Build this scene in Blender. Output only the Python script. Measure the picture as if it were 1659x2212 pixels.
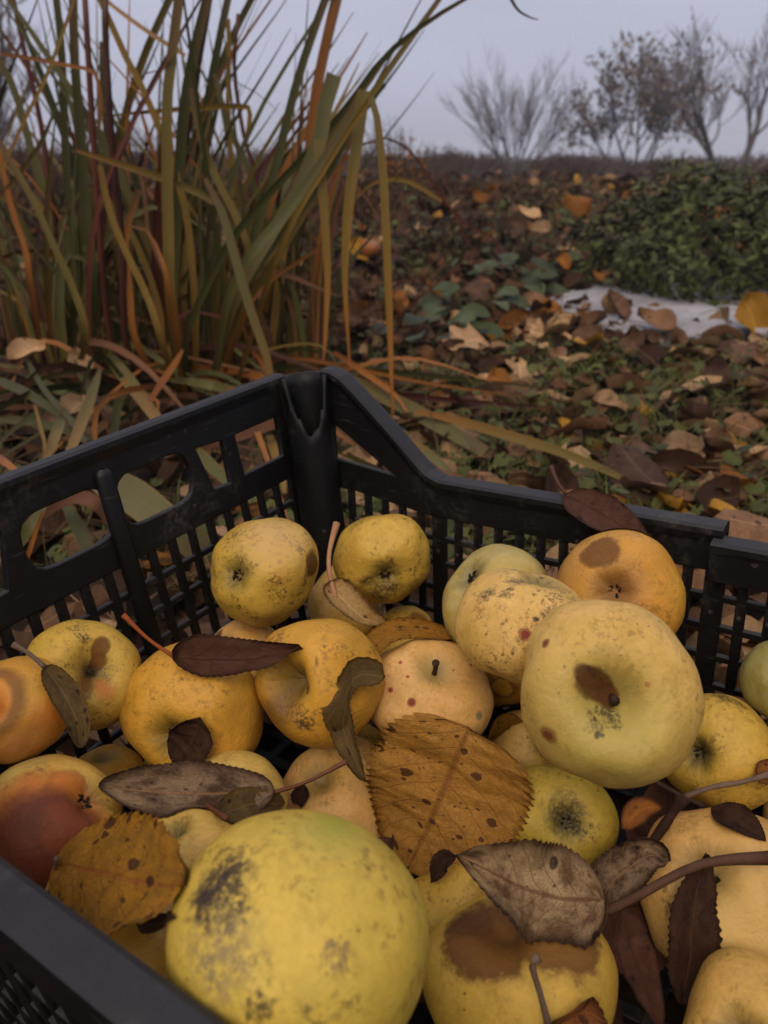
import bpy, math, random
import numpy as np
from mathutils import Vector, Matrix, noise as mnoise
from mathutils.bvhtree import BVHTree

for o in list(bpy.data.objects):
    bpy.data.objects.remove(o, do_unlink=True)
scene = bpy.context.scene
COL = scene.collection
rad = math.radians

# ------------------------------------------------------------------ camera
CAM = np.array([0.0, 0.0, 0.43])
FPX = 1671.0                       # focal length in pixels of a 1659 x 2212 frame
PITCH, ROLL = 0.4238, 0.0156


def rotm(ax, a):
    return np.array(Matrix.Rotation(a, 3, Vector(ax)))


FW = np.array([0, math.cos(PITCH), -math.sin(PITCH)])
_R = rotm(FW, ROLL)
UP = _R @ np.array([0, math.sin(PITCH), math.cos(PITCH)])
RT = _R @ np.array([1.0, 0, 0])
cd = bpy.data.cameras.new('camera')
cam = bpy.data.objects.new('camera', cd)
COL.objects.link(cam)
cd.sensor_fit = 'HORIZONTAL'
cd.sensor_width = 27.0
cd.lens = 27.0 * FPX / 1659.0
cd.clip_start = 0.02
cd.clip_end = 2000
mw = Matrix.Identity(4)
for i in range(3):
    mw[i][0], mw[i][1], mw[i][2], mw[i][3] = RT[i], UP[i], -FW[i], CAM[i]
cam.matrix_world = mw
cd.dof.use_dof = True
cd.dof.focus_distance = 0.43
cd.dof.aperture_fstop = cd.lens / 2.7
scene.camera = cam

# ------------------------------------------------------------------ world: overcast
SUN_EL, SUN_AZ = rad(50), rad(195)
world = bpy.data.worlds.new('World')
scene.world = world
world.use_nodes = True
wt = world.node_tree
wt.nodes.clear()
w_out = wt.nodes.new('ShaderNodeOutputWorld')
w_sky = wt.nodes.new('ShaderNodeTexSky')
w_sky.sky_type = 'NISHITA'
w_sky.sun_disc = False
w_sky.sun_elevation = SUN_EL
w_sky.sun_rotation = SUN_AZ
w_sky.dust_density = 4.0
w_hs = wt.nodes.new('ShaderNodeHueSaturation')
w_hs.inputs['Saturation'].default_value = 0.35
wt.links.new(w_sky.outputs[0], w_hs.inputs['Color'])
w_b1 = wt.nodes.new('ShaderNodeBackground')
w_b1.inputs['Strength'].default_value = 0.05
wt.links.new(w_hs.outputs[0], w_b1.inputs['Color'])
# cloud layer: overcast sky, about three times as bright overhead as at the horizon
w_tc = wt.nodes.new('ShaderNodeTexCoord')
w_sep = wt.nodes.new('ShaderNodeSeparateXYZ')
wt.links.new(w_tc.outputs['Generated'], w_sep.inputs[0])
w_mr = wt.nodes.new('ShaderNodeMapRange')
w_mr.inputs[1].default_value = 0.0
w_mr.inputs[2].default_value = 1.0
w_mr.inputs[3].default_value = 1.33
w_mr.inputs[4].default_value = 2.15
wt.links.new(w_sep.outputs[2], w_mr.inputs[0])
w_no = wt.nodes.new('ShaderNodeTexNoise')
w_no.inputs['Scale'].default_value = 1.5
w_no.inputs['Detail'].default_value = 4
w_map = wt.nodes.new('ShaderNodeMapping')
w_map.inputs['Scale'].default_value = (1, 1, 5)
wt.links.new(w_tc.outputs['Generated'], w_map.inputs[0])
wt.links.new(w_map.outputs[0], w_no.inputs['Vector'])
w_m2 = wt.nodes.new('ShaderNodeMapRange')
w_m2.inputs[3].default_value = 0.80
w_m2.inputs[4].default_value = 1.22
wt.links.new(w_no.outputs[0], w_m2.inputs[0])
w_mu = wt.nodes.new('ShaderNodeMath')
w_mu.operation = 'MULTIPLY'
wt.links.new(w_mr.outputs[0], w_mu.inputs[0])
wt.links.new(w_m2.outputs[0], w_mu.inputs[1])
w_b2 = wt.nodes.new('ShaderNodeBackground')
w_b2.inputs['Color'].default_value = (0.340, 0.353, 0.445, 1)
wt.links.new(w_mu.outputs[0], w_b2.inputs['Strength'])
w_mix = wt.nodes.new('ShaderNodeMixShader')
w_mix.inputs[0].default_value = 0.85
wt.links.new(w_b1.outputs[0], w_mix.inputs[1])
wt.links.new(w_b2.outputs[0], w_mix.inputs[2])
wt.links.new(w_mix.outputs[0], w_out.inputs[0])

sl = bpy.data.lights.new('sun', 'SUN')
sl.energy = 1.8
sl.angle = rad(38)
sl.color = (1.0, 0.86, 0.66)
sun = bpy.data.objects.new('sun', sl)
COL.objects.link(sun)
# blender's sky: rotation measured clockwise from +Y
sd = Vector((math.sin(SUN_AZ) * math.cos(SUN_EL), math.cos(SUN_AZ) * math.cos(SUN_EL), math.sin(SUN_EL)))
sun.rotation_euler = sd.to_track_quat('Z', 'Y').to_euler()
vs = scene.view_settings
vs.view_transform = 'Standard'
vs.look = 'None'
vs.exposure = 0.10
vs.gamma = 1.0
vs.use_curve_mapping = False
scene.cycles.diffuse_bounces = 2

rng = random.Random(7)
nrng = np.random.default_rng(11)


# ------------------------------------------------------------------ helpers
def V(a):
    return np.array(a, float)


def unit(v):
    return v / (np.linalg.norm(v) + 1e-12)


def ray(u, v):
    return FW + RT * ((u - 829.5) / FPX) + UP * ((1106 - v) / FPX)


def at(u, v, depth):               # point on the line of sight at that depth
    return CAM + ray(u, v) * depth


def at_y(u, v, y):                 # ... at that distance ahead
    r = ray(u, v)
    return CAM + r * (y / r[1])


def at_z(u, v, z):                 # ... at that height
    r = ray(u, v)
    return CAM + r * ((z - CAM[2]) / r[2])


def mesh(name, verts, faces, uvs=None, smooth=True, mats=(), fmat=None):
    me = bpy.data.meshes.new(name)
    me.from_pydata([tuple(map(float, p)) for p in verts], [], faces)
    if uvs is not None:
        uvl = me.uv_layers.new(name='UVMap')
        li = np.empty(len(me.loops), dtype=np.int32)
        me.loops.foreach_get('vertex_index', li)
        uvl.data.foreach_set('uv', np.asarray(uvs, dtype=np.float32)[li].ravel())
    if smooth:
        me.polygons.foreach_set('use_smooth', [True] * len(me.polygons))
    for m in mats:
        me.materials.append(m)
    if fmat is not None:
        me.polygons.foreach_set('material_index', fmat)
    me.update()
    return me


def link(name, me, parent=None, loc=None):
    o = bpy.data.objects.new(name, me)
    COL.objects.link(o)
    if parent is not None:
        o.parent = parent
    if loc is not None:
        o.location = tuple(map(float, loc))
    return o


def tag(o, label=None, cat=None, group=None, kind=None):
    if label: o['label'] = label
    if cat: o['category'] = cat
    if group: o['group'] = group
    if kind: o['kind'] = kind
    return o


def empty(name, loc, *a, **k):
    o = link(name, None, None, loc)
    o.empty_display_size = 0.05
    return tag(o, *a, **k)


def spline(pts, n):
    """Catmull-Rom through pts (k x d), n samples evenly spaced in parameter."""
    P = np.asarray(pts, float)
    if len(P) == 2:
        t = np.linspace(0, 1, n)[:, None]
        return P[0] * (1 - t) + P[1] * t
    P = np.vstack([2 * P[0] - P[1], P, 2 * P[-1] - P[-2]])
    seg = np.linalg.norm(np.diff(P[1:-1], axis=0), axis=1)[:, None].ravel()
    cum = np.concatenate([[0], np.cumsum(seg)])
    cum /= cum[-1]
    out = []
    for t in np.linspace(0, 1, n):
        k = min(int(np.searchsorted(cum, t, side='right')) - 1, len(seg) - 1)
        f = (t - cum[k]) / max(cum[k + 1] - cum[k], 1e-9)
        a, b, c, d = P[k], P[k + 1], P[k + 2], P[k + 3]
        out.append(0.5 * (2 * b + (c - a) * f + (2 * a - 5 * b + 4 * c - d) * f * f + (3 * b - a - 3 * c + d) * f ** 3))
    return np.array(out)


class Geo:
    """collects tubes, boxes and sheets for one mesh"""

    def __init__(s):
        s.v, s.f, s.uv, s.m = [], [], [], []

    def add(s, v, f, uv=None, m=0):
        o = len(s.v)
        s.v.extend(v)
        s.uv.extend(uv if uv is not None else [(0.5, 0.5)] * len(v))
        s.f.extend([tuple(i + o for i in q) for q in f])
        s.m.extend([m] * len(f))

    def tube(s, pts, r, sides=6, m=0, cap=True):
        P = np.asarray(pts, float)
        n = len(P)
        rr = np.full(n, r) if np.isscalar(r) else np.interp(np.linspace(0, 1, n), np.linspace(0, 1, len(r)), r)
        T = np.gradient(P, axis=0)
        ref = V([0.31, 0.17, 0.93])
        v, uv = [], []
        for k in range(n):
            t = unit(T[k])
            a = np.cross(t, ref)
            if np.linalg.norm(a) < 1e-3: a = np.cross(t, V([1, 0, 0]))
            a = unit(a)
            b = np.cross(t, a)
            for j in range(sides):
                w = 2 * math.pi * j / sides
                v.append(P[k] + rr[k] * (a * math.cos(w) + b * math.sin(w)))
                uv.append((j / sides, k / (n - 1)))
        f = []
        for k in range(n - 1):
            for j in range(sides):
                j2 = (j + 1) % sides
                f.append((k * sides + j, k * sides + j2, (k + 1) * sides + j2, (k + 1) * sides + j))
        if cap:
            f.append(tuple(range(sides - 1, -1, -1)))
            f.append(tuple((n - 1) * sides + j for j in range(sides)))
        s.add(v, f, uv, m)

    def box(s, O, X, Y, Z, bev=0.0008, m=0):
        """box from corner O with edge vectors X, Y, Z, edges along the longest one bevelled"""
        E3 = sorted([V(X), V(Y), V(Z)], key=lambda q: -np.linalg.norm(q))
        L, A, B = E3
        if np.dot(np.cross(A, B), L) < 0: A, B = B, A
        la, lb = np.linalg.norm(A), np.linalg.norm(B)
        bev = min(bev, la * 0.3, lb * 0.3)
        x, y = bev / la, bev / lb
        sec = [(x, 0), (1 - x, 0), (1, y), (1, 1 - y), (1 - x, 1), (x, 1), (0, 1 - y), (0, y)]
        O = V(O)
        v = [O + A * p + B * q for p, q in sec] + [O + A * p + B * q + L for p, q in sec]
        f = [(j, (j + 1) % 8, 8 + (j + 1) % 8, 8 + j) for j in range(8)]
        f += [tuple(range(7, -1, -1)), tuple(range(8, 16))]
        s.add(v, f, None, m)

    def sweep(s, path, sec, A, B, m=0):
        """profile sec [(a, b)] along A, B swept along path"""
        n, k = len(path), len(sec)
        v = [V(p) + A * a + B * b for p in path for a, b in sec]
        f = [(i * k + j, i * k + (j + 1) % k, (i + 1) * k + (j + 1) % k, (i + 1) * k + j) for i in range(n - 1) for j in range(k)]
        f += [tuple(range(k - 1, -1, -1)), tuple((n - 1) * k + j for j in range(k))]
        s.add(v, f, None, m)

    def build(s, name, mats, parent=None, origin=(0, 0, 0), smooth=False):
        og = V(origin)
        if not isinstance(mats, (list, tuple)): mats = [mats]
        me = mesh(name, [V(p) - og for p in s.v], s.f, s.uv, smooth, mats, s.m if len(mats) > 1 else None)
        return link(name, me, parent, None if parent is not None else og)


# ------------------------------------------------------------------ shader helper
class NT:
    def __init__(s, name):
        s.mat = bpy.data.materials.new(name)
        s.mat.use_nodes = True
        s.t = s.mat.node_tree
        s.t.nodes.clear()
        s.out = s.t.nodes.new('ShaderNodeOutputMaterial')

    def put(s, sock, val):
        if isinstance(val, bpy.types.NodeSocket):
            s.t.links.new(val, sock)
        elif isinstance(val, (tuple, list)) and sock.type == 'RGBA' and len(val) == 3:
            sock.default_value = (*val, 1)
        else:
            sock.default_value = val

    def n(s, typ, ins=None, **props):
        nd = s.t.nodes.new('ShaderNode' + typ)
        for k, v in props.items(): setattr(nd, k, v)
        for k, v in (ins or {}).items(): s.put(nd.inputs[k], v)
        return nd

    def tc(s, which='Object'):
        return s.n('TexCoord').outputs[which]

    def noise(s, vec, scale, detail=3, rough=0.5, col=False, dist=0.0):
        nd = s.n('TexNoise', {'Vector': vec, 'Scale': scale, 'Detail': detail, 'Roughness': rough, 'Distortion': dist})
        return nd.outputs[1 if col else 0]

    def mr(s, val, a, b, c=0.0, d=1.0):
        nd = s.n('MapRange', {0: val, 1: a, 2: b, 3: c, 4: d})
        nd.clamp = True
        return nd.outputs[0]

    def math(s, op, a, b=0.0):
        return s.n('Math', {0: a, 1: b}, operation=op).outputs[0]

    def vm(s, op, a, b=None, scale=None):
        ins = {0: a}
        if b is not None: ins[1] = b
        if scale is not None: ins[3] = scale
        nd = s.n('VectorMath', ins, operation=op)
        return nd.outputs[1] if op in ('DISTANCE', 'LENGTH', 'DOT_PRODUCT') else nd.outputs[0]

    def mix(s, fac, a, b, blend='MIX'):
        nd = s.t.nodes.new('ShaderNodeMix')
        nd.data_type = 'RGBA'
        nd.blend_type = blend
        nd.clamp_factor = True
        s.put(nd.inputs[0], fac)
        s.put(nd.inputs[6], a)
        s.put(nd.inputs[7], b)
        return nd.outputs[2]

    def bump(s, h, strength=0.3, dist=0.01):
        return s.n('Bump', {'Height': h, 'Strength': strength, 'Distance': dist}).outputs[0]

    def bsdf(s, col, rough=0.5, normal=None, **kw):
        nd = s.n('BsdfPrincipled', {'Base Color': col, 'Roughness': rough})
        if normal is not None: s.put(nd.inputs['Normal'], normal)
        for k, v in kw.items(): s.put(nd.inputs[k.replace('_', ' ')], v)
        s.t.links.new(nd.outputs[0], s.out.inputs[0])
        return s.mat


def mat_plastic(name='black_plastic', up_grey_amt=0.55, muddy=0.6):
    t = NT(name)
    P = t.tc('Object')
    g = t.n('NewGeometry')
    n1 = t.noise(P, 30, 6, 0.7)
    n2 = t.noise(P, 9, 4, 0.6)
    c = t.mix(t.mr(n1, 0.35, 0.7), (0.0022, 0.0018, 0.0018), (0.0055, 0.0046, 0.0043))
    # paler grey on what faces up
    nz = t.n('SeparateXYZ', {0: g.outputs['Normal']}).outputs[2]
    dust = t.math('MULTIPLY', t.mr(nz, 0.35, 0.95), t.mr(n2, 0.25, 0.75, 0.35, 1.0))
    c = t.mix(t.math('MULTIPLY', dust, up_grey_amt), c, (0.062, 0.057, 0.058))
    fine = t.noise(P, 260, 3, 0.6)
    vor = t.n('TexVoronoi', {'Vector': P, 'Scale': 95.0, 'Randomness': 1.0})
    sel = t.mr(t.n('SeparateColor', {0: vor.outputs['Color']}).outputs[0], 0.86, 0.88)
    spk = t.math('MULTIPLY', t.mr(vor.outputs['Distance'], 0.2, 0.1), sel)
    spk = t.math('MULTIPLY', spk, t.mr(fine, 0.4, 0.6))
    c = t.mix(t.math('MULTIPLY', spk, 0.6), c, (0.11, 0.09, 0.08))
    st = t.vm('MULTIPLY', P, (40, 40, 400))
    scr = t.mr(t.noise(st, 1.0, 3, 0.7), 0.62, 0.70)
    c = t.mix(t.math('MULTIPLY', scr, 0.45), c, (0.045, 0.041, 0.039))
    mud = t.math('MULTIPLY', t.mr(t.noise(P, 16, 8, 0.78), 0.53, 0.68), t.mr(fine, 0.38, 0.58))
    c = t.mix(t.math('MULTIPLY', mud, muddy), c, (0.070, 0.055, 0.044))
    h = t.math('ADD', t.math('MULTIPLY', fine, 0.4), n1)
    r = t.mr(n2, 0.3, 0.7, 0.42, 0.62)
    return t.bsdf(c, r, t.bump(h, 0.25, 0.0008), Specular_IOR_Level=0.22)


def tone(c, k):
    return tuple(x * y for x, y in zip(c, k))


K_GROUND, K_LEAF, K_BLADE, K_APPLE = (0.74, 0.60, 0.46), (0.84, 0.67, 0.47), (0.86, 0.70, 0.52), (1.12, 0.85, 0.58)


def mat_simple(name, c1, c2, scale=20, rough=0.7, bump=0.3, coord='Object', spread=(0.3, 0.7), rnd=0.0, dist=0.002, kt=None):
    kt = kt or K_GROUND
    t = NT(name)
    c1, c2 = tone(c1, kt), tone(c2, kt)
    P = t.tc(coord)
    n1 = t.noise(P, scale, 5, 0.65)
    c = t.mix(t.mr(n1, *spread), c1, c2)
    if rnd:
        oi = t.n('ObjectInfo').outputs['Random']
        ri = t.n('NewGeometry').outputs['Random Per Island']
        k = t.mr(t.math('FRACT', t.math('ADD', oi, ri)), 0, 1, 1 - rnd, 1 + rnd)
        c = t.vm('SCALE', c, scale=k)
    return t.bsdf(c, rough, t.bump(n1, bump, dist), Specular_IOR_Level=0.16)


M = {}
M['plastic'] = mat_plastic()
M['plastic_floor'] = mat_plastic('black_plastic_floor', 0.08)  # darker copy: shade of the gaps put into the floor colour
M['plastic_post'] = mat_plastic('black_plastic_post', 0.25, 0.12)
M['soil'] = mat_simple('dark_soil', (0.012, 0.008, 0.006), (0.036, 0.025, 0.016), 9, 0.95, 0.8, dist=0.02)
M['stem'] = mat_simple('apple_stem', (0.03, 0.02, 0.012), (0.09, 0.06, 0.035), 14, 0.8)
M['calyx'] = mat_simple('withered_calyx', (0.014, 0.011, 0.008), (0.04, 0.032, 0.02), 10, 0.9)
M['bark'] = mat_simple('bark', (0.08, 0.066, 0.063), (0.13, 0.112, 0.108), 6, 0.9, kt=(1, 0.95, 0.92))
M['twig'] = mat_simple('grey_twigs', (0.12, 0.10, 0.10), (0.20, 0.17, 0.17), 4, 0.9, kt=(1, 0.95, 0.95))
M['dead_leaf'] = mat_simple('clinging_leaves', (0.15, 0.12, 0.10), (0.24, 0.195, 0.165), 4, 0.8, rnd=0.3, kt=(1, 0.95, 0.9))
M['slab'] = None and mat_simple('pale_slab', (0.16, 0.145, 0.14), (0.30, 0.28, 0.28), 3, 0.85, 0.4, kt=(1, 0.95, 0.95), spread=(0.35, 0.6))


def mat_slab():
    t = NT('pale_slab')
    P = t.tc('Object')
    n1 = t.noise(P, 4.0, 6, 0.7)
    st = t.noise(t.vm('MULTIPLY', P, (7, 60, 1)), 1.0, 4, 0.65)
    n3 = t.noise(P, 22, 5, 0.7)
    c = t.mix(t.mr(n1, 0.35, 0.65), (0.20, 0.18, 0.175), (0.40, 0.375, 0.375))
    c = t.mix(t.mr(st, 0.45, 0.7, 0, 0.45), c, (0.15, 0.13, 0.12))
    c = t.mix(t.mr(n3, 0.56, 0.70, 0, 0.7), c, (0.07, 0.055, 0.04))
    h = t.math('ADD', t.math('MULTIPLY', st, 0.6), n3)
    return t.bsdf(c, 0.85, t.bump(h, 0.5, 0.006), Specular_IOR_Level=0.2)


M['slab'] = mat_slab()


def haze():
    g = Geo()
    X, Y0, Y1, Z0, Z1 = 480.0, -8.0, 400.0, -4.5, 9.0
    g.add([V([x, y, z]) for z in (Z0, Z1) for y in (Y0, Y1) for x in (-X, X)], [(0, 2, 3, 1), (4, 5, 7, 6), (0, 1, 5, 4), (2, 6, 7, 3), (0, 4, 6, 2), (1, 3, 7, 5)])
    m = bpy.data.materials.new('haze')
    m.use_nodes = True
    t = m.node_tree
    t.nodes.clear()
    o = t.nodes.new('ShaderNodeOutputMaterial')
    v = t.nodes.new('ShaderNodeVolumePrincipled')
    v.inputs['Color'].default_value = (0.92, 0.93, 0.97, 1)
    v.inputs['Density'].default_value = HAZE
    t.links.new(v.outputs[0], o.inputs['Volume'])
    tag(g.build('haze', m), kind='stuff')


HAZE = 0.0030
haze()


# ------------------------------------------------------------------ leaf and blade materials
def mat_leaf(name, c1, c2, spot=(0.05, 0.02, 0.012), spots=0.3, edge=None, vein=None, rough=0.62, mott=0.5, bscale=1.0, rnd=0.0, spot_scale=9.0, under=None):
    """u runs across (0.5 = midrib), v from base to tip"""
    t = NT(name)
    c1, c2, spot = tone(c1, K_LEAF), tone(c2, K_LEAF), tone(spot, K_LEAF)
    edge = tone(edge, K_LEAF) if edge else None
    vein = tone(vein, K_LEAF) if vein else None
    uv = t.tc('UV')
    oi = t.n('ObjectInfo').outputs['Random']
    isl = t.n('NewGeometry').outputs['Random Per Island']
    off = t.math('MULTIPLY', t.math('ADD', oi, isl), 37.0)
    P = t.vm('ADD', t.vm('MULTIPLY', uv, (0.6, 1.0, 1.0)), t.n('CombineXYZ', {0: off, 1: off, 2: off}).outputs[0])
    sp = t.n('SeparateXYZ', {0: uv})
    u, v = sp.outputs[0], sp.outputs[1]
    au = t.math('ABSOLUTE', t.math('SUBTRACT', u, 0.5))
    n1 = t.noise(P, 4.6, 6, 0.68)
    n2 = t.noise(P, 19, 4, 0.6)
    c = t.mix(t.mr(n1, 0.5 - mott * 0.3, 0.5 + mott * 0.3), c1, c2)
    c = t.mix(t.mr(n2, 0.45, 0.75, 0, 0.35), c, spot)
    if edge is not None:
        e = t.math('ADD', au, t.math('MULTIPLY', t.math('SUBTRACT', n1, 0.5), 0.35))
        c = t.mix(t.mr(e, 0.33, 0.5, 0, 0.9), c, edge)
    # veins: side veins rise from the midrib at an angle; fine net between
    wob = t.math('MULTIPLY', t.math('SUBTRACT', t.noise(uv, 5.0, 2), 0.5), 0.07)
    ph = t.math('ADD', t.math('SUBTRACT', v, t.math('MULTIPLY', au, 0.55)), wob)
    sv = t.math('ABSOLUTE', t.math('SINE', t.math('MULTIPLY', ph, 24.0)))
    side = t.mr(sv, 0.0, 0.16, 1, 0)
    mid = t.mr(au, 0.008, 0.03, 1, 0)
    vv = t.math('MAXIMUM', mid, t.math('MULTIPLY', side, 0.65))
    net = t.n('TexVoronoi', {'Vector': t.vm('MULTIPLY', uv, (1, 1.6, 1)), 'Scale': 26.0}, feature='DISTANCE_TO_EDGE').outputs['Distance']
    netm = t.mr(net, 0.0, 0.10, 1, 0)
    c = t.mix(t.math('MULTIPLY', vv, 0.75), c, vein if vein else tuple(x * 1.5 for x in c2))
    c = t.mix(t.math('MULTIPLY', netm, 0.16), c, spot)
    if spots > 0:
        vo = t.n('TexVoronoi', {'Vector': t.vm('ADD', P, t.vm('SCALE', t.noise(P, 12, 2, col=True), scale=0.05)), 'Scale': spot_scale})
        rs = t.n('SeparateColor', {0: vo.outputs['Color']})
        rsz = t.math('MULTIPLY', rs.outputs[1], 0.42)
        d = t.math('SUBTRACT', vo.outputs['Distance'], rsz)
        sm = t.math('MULTIPLY', t.mr(d, 0.03, -0.05), t.mr(rs.outputs[0], 1 - spots - 0.02, 1 - spots))
        c = t.mix(t.math('MULTIPLY', sm, 0.85), c, spot)
        v3 = t.n('TexVoronoi', {'Vector': t.vm('ADD', P, t.vm('SCALE', t.noise(P, 20, 2, col=True), scale=0.03)), 'Scale': spot_scale * 2.6})
        r3 = t.n('SeparateColor', {0: v3.outputs['Color']})
        s3 = t.math('MULTIPLY', t.mr(t.math('SUBTRACT', v3.outputs['Distance'], t.math('MULTIPLY', r3.outputs[1], 0.32)), 0.05, -0.05), t.mr(r3.outputs[0], 1 - spots - 0.02, 1 - spots))
        c = t.mix(t.math('MULTIPLY', s3, t.mr(n1, 0.4, 0.6, 0.25, 0.8)), c, spot)
    if rnd:
        k = t.mr(t.math('FRACT', t.math('ADD', oi, isl)), 0, 1, 1 - rnd, 1 + rnd)
        c = t.vm('SCALE', c, scale=k)
    if under is not None:
        c = t.mix(t.n('NewGeometry').outputs['Backfacing'], c, under)
    h = t.math('ADD', t.math('MULTIPLY', vv, -0.8), t.math('MULTIPLY', netm, -0.35))
    h = t.math('ADD', h, t.math('MULTIPLY', n2, 0.6))
    return t.bsdf(c, rough, t.bump(h, 0.55 * bscale, 0.0012), Specular_IOR_Level=0.14)


L = {}
L['ochre'] = mat_leaf('ochre_leaf', (0.37, 0.205, 0.042), (0.46, 0.275, 0.07), (0.05, 0.018, 0.012), 0.5, vein=(0.22, 0.10, 0.03), spot_scale=17)
L['orange'] = mat_leaf('orange_leaf', (0.36, 0.19, 0.02), (0.27, 0.15, 0.02), (0.045, 0.018, 0.014), 0.6, vein=(0.28, 0.11, 0.03), spot_scale=12)
L['mauve'] = mat_leaf('mauve_brown_leaf', (0.075, 0.045, 0.030), (0.27, 0.215, 0.165), (0.022, 0.012, 0.01), 0.35, edge=(0.055, 0.030, 0.020), vein=(0.30, 0.18, 0.11), mott=0.3)
L['darkbrown'] = mat_leaf('dark_brown_leaf', (0.032, 0.016, 0.011), (0.07, 0.036, 0.024), (0.012, 0.007, 0.005), 0.2, vein=(0.09, 0.05, 0.035))
L['purple'] = mat_leaf('purple_brown_leaf', (0.062, 0.028, 0.020), (0.10, 0.048, 0.034), (0.02, 0.01, 0.008), 0.1, vein=(0.05, 0.02, 0.014))
L['grey'] = mat_leaf('grey_brown_leaf', (0.15, 0.098, 0.062), (0.42, 0.34, 0.235), (0.03, 0.018, 0.012), 0.3, edge=(0.07, 0.040, 0.028), vein=(0.14, 0.07, 0.04), mott=0.3)
L['tan'] = mat_leaf('tan_curled_leaf', (0.36, 0.25, 0.11), (0.45, 0.34, 0.17), (0.07, 0.035, 0.02), 0.2, edge=(0.14, 0.08, 0.02))
L['olive'] = mat_leaf('olive_brown_leaf', (0.085, 0.06, 0.026), (0.15, 0.11, 0.045), (0.03, 0.018, 0.01), 0.3, edge=(0.14, 0.09, 0.025))
L['rust'] = mat_leaf('rust_leaf', (0.20, 0.065, 0.018), (0.30, 0.14, 0.025), (0.05, 0.018, 0.01), 0.4, edge=(0.06, 0.022, 0.012))
# the ground litter
G_TAN = mat_leaf('litter_tan', (0.31, 0.22, 0.14), (0.46, 0.35, 0.25), (0.10, 0.055, 0.03), 0.15, rnd=0.5)
G_BROWN = mat_leaf('litter_brown', (0.13, 0.078, 0.048), (0.23, 0.145, 0.098), (0.04, 0.02, 0.014), 0.15, rnd=0.5)
G_MAUVE = mat_leaf('litter_mauve', (0.085, 0.052, 0.042), (0.15, 0.10, 0.085), (0.03, 0.017, 0.014), 0.1, rnd=0.5)
G_DARK = mat_leaf('litter_dark', (0.030, 0.016, 0.010), (0.065, 0.034, 0.020), (0.015, 0.008, 0.006), 0.1, rnd=0.3)
G_ORANGE = mat_leaf('litter_orange', (0.20, 0.082, 0.018), (0.30, 0.145, 0.03), (0.07, 0.028, 0.014), 0.3, rnd=0.3)
G_YELLOW = mat_leaf('litter_yellow', (0.36, 0.20, 0.022), (0.42, 0.27, 0.05), (0.10, 0.045, 0.015), 0.25, rnd=0.2)
LITTER = [G_TAN, G_BROWN, G_MAUVE, G_DARK, G_ORANGE, G_YELLOW]


def mat_blade(name, base, mid, tip, edge, rough=0.5, stripes=0.45):
    t = NT(name)
    base, mid, tip, edge = (tone(q, K_BLADE) for q in (base, mid, tip, edge))
    uv = t.tc('UV')
    oi = t.n('ObjectInfo').outputs['Random']
    sp = t.n('SeparateXYZ', {0: uv})
    u, v = sp.outputs[0], sp.outputs[1]
    off = t.math('MULTIPLY', oi, 51.0)
    P = t.n('CombineXYZ', {0: t.math('MULTIPLY', u, 1.6), 1: t.math('MULTIPLY', v, 5.0), 2: off}).outputs[0]
    n1 = t.noise(P, 1.4, 4, 0.6)
    vv = t.math('ADD', v, t.math('MULTIPLY', t.math('SUBTRACT', n1, 0.5), 0.55))
    vv = t.math('ADD', vv, t.math('MULTIPLY', t.math('SUBTRACT', oi, 0.5), 0.25))
    c = t.mix(t.mr(vv, 0.15, 0.5), base, mid)
    c = t.mix(t.mr(vv, 0.62, 0.95), c, tip)
    Q = t.n('CombineXYZ', {0: t.math('MULTIPLY', u, 22.0), 1: t.math('MULTIPLY', v, 1.5), 2: off}).outputs[0]
    fib = t.noise(Q, 1.0, 3, 0.6)
    c = t.mix(t.math('MULTIPLY', t.mr(fib, 0.35, 0.75), stripes), c, edge)
    au = t.math('ABSOLUTE', t.math('SUBTRACT', u, 0.5))
    c = t.mix(t.mr(au, 0.40, 0.49, 0, 0.65), c, edge)
    n2 = t.noise(t.vm('MULTIPLY', P, (6, 8, 1)), 3.0, 4, 0.7)
    c = t.mix(t.mr(n2, 0.58, 0.70, 0, 0.65), c, tuple(x * 0.4 for x in edge))
    c = t.mix(t.mr(vv, 0.90, 1.08, 0, 0.8), c, (0.11, 0.055, 0.025))
    return t.bsdf(c, rough, t.bump(fib, 0.35, 0.0015), Specular_IOR_Level=0.2)


B = {}
B['green'] = mat_blade('green_blade', (0.085, 0.085, 0.02), (0.075, 0.095, 0.032), (0.075, 0.09, 0.04), (0.15, 0.13, 0.04))
B['dgreen'] = mat_blade('deep_green_blade', (0.05, 0.052, 0.014), (0.042, 0.056, 0.018), (0.05, 0.062, 0.024), (0.10, 0.09, 0.03))
B['pale'] = mat_blade('pale_green_blade', (0.20, 0.135, 0.048), (0.115, 0.125, 0.058), (0.10, 0.118, 0.062), (0.19, 0.15, 0.065))
B['turn'] = mat_blade('turning_blade', (0.19, 0.10, 0.025), (0.115, 0.108, 0.026), (0.105, 0.115, 0.04), (0.26, 0.15, 0.035))  # base colour dulled for the shade low in the clump
B['hang'] = mat_blade('hanging_blade', (0.13, 0.14, 0.055), (0.22, 0.16, 0.035), (0.42, 0.17, 0.04), (0.32, 0.18, 0.05))
B['yellow'] = mat_blade('yellow_blade', (0.17, 0.105, 0.022), (0.165, 0.13, 0.028), (0.17, 0.125, 0.025), (0.34, 0.21, 0.05))
B['orange'] = mat_blade('orange_blade', (0.17, 0.070, 0.018), (0.29, 0.13, 0.030), (0.30, 0.14, 0.04), (0.18, 0.06, 0.02))  # darker base: shade at the foot of the clump put into the colour
B['brown'] = mat_blade('withered_blade', (0.09, 0.042, 0.022), (0.15, 0.075, 0.042), (0.20, 0.105, 0.06), (0.06, 0.03, 0.02), rough=0.75, stripes=0.6)
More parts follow.
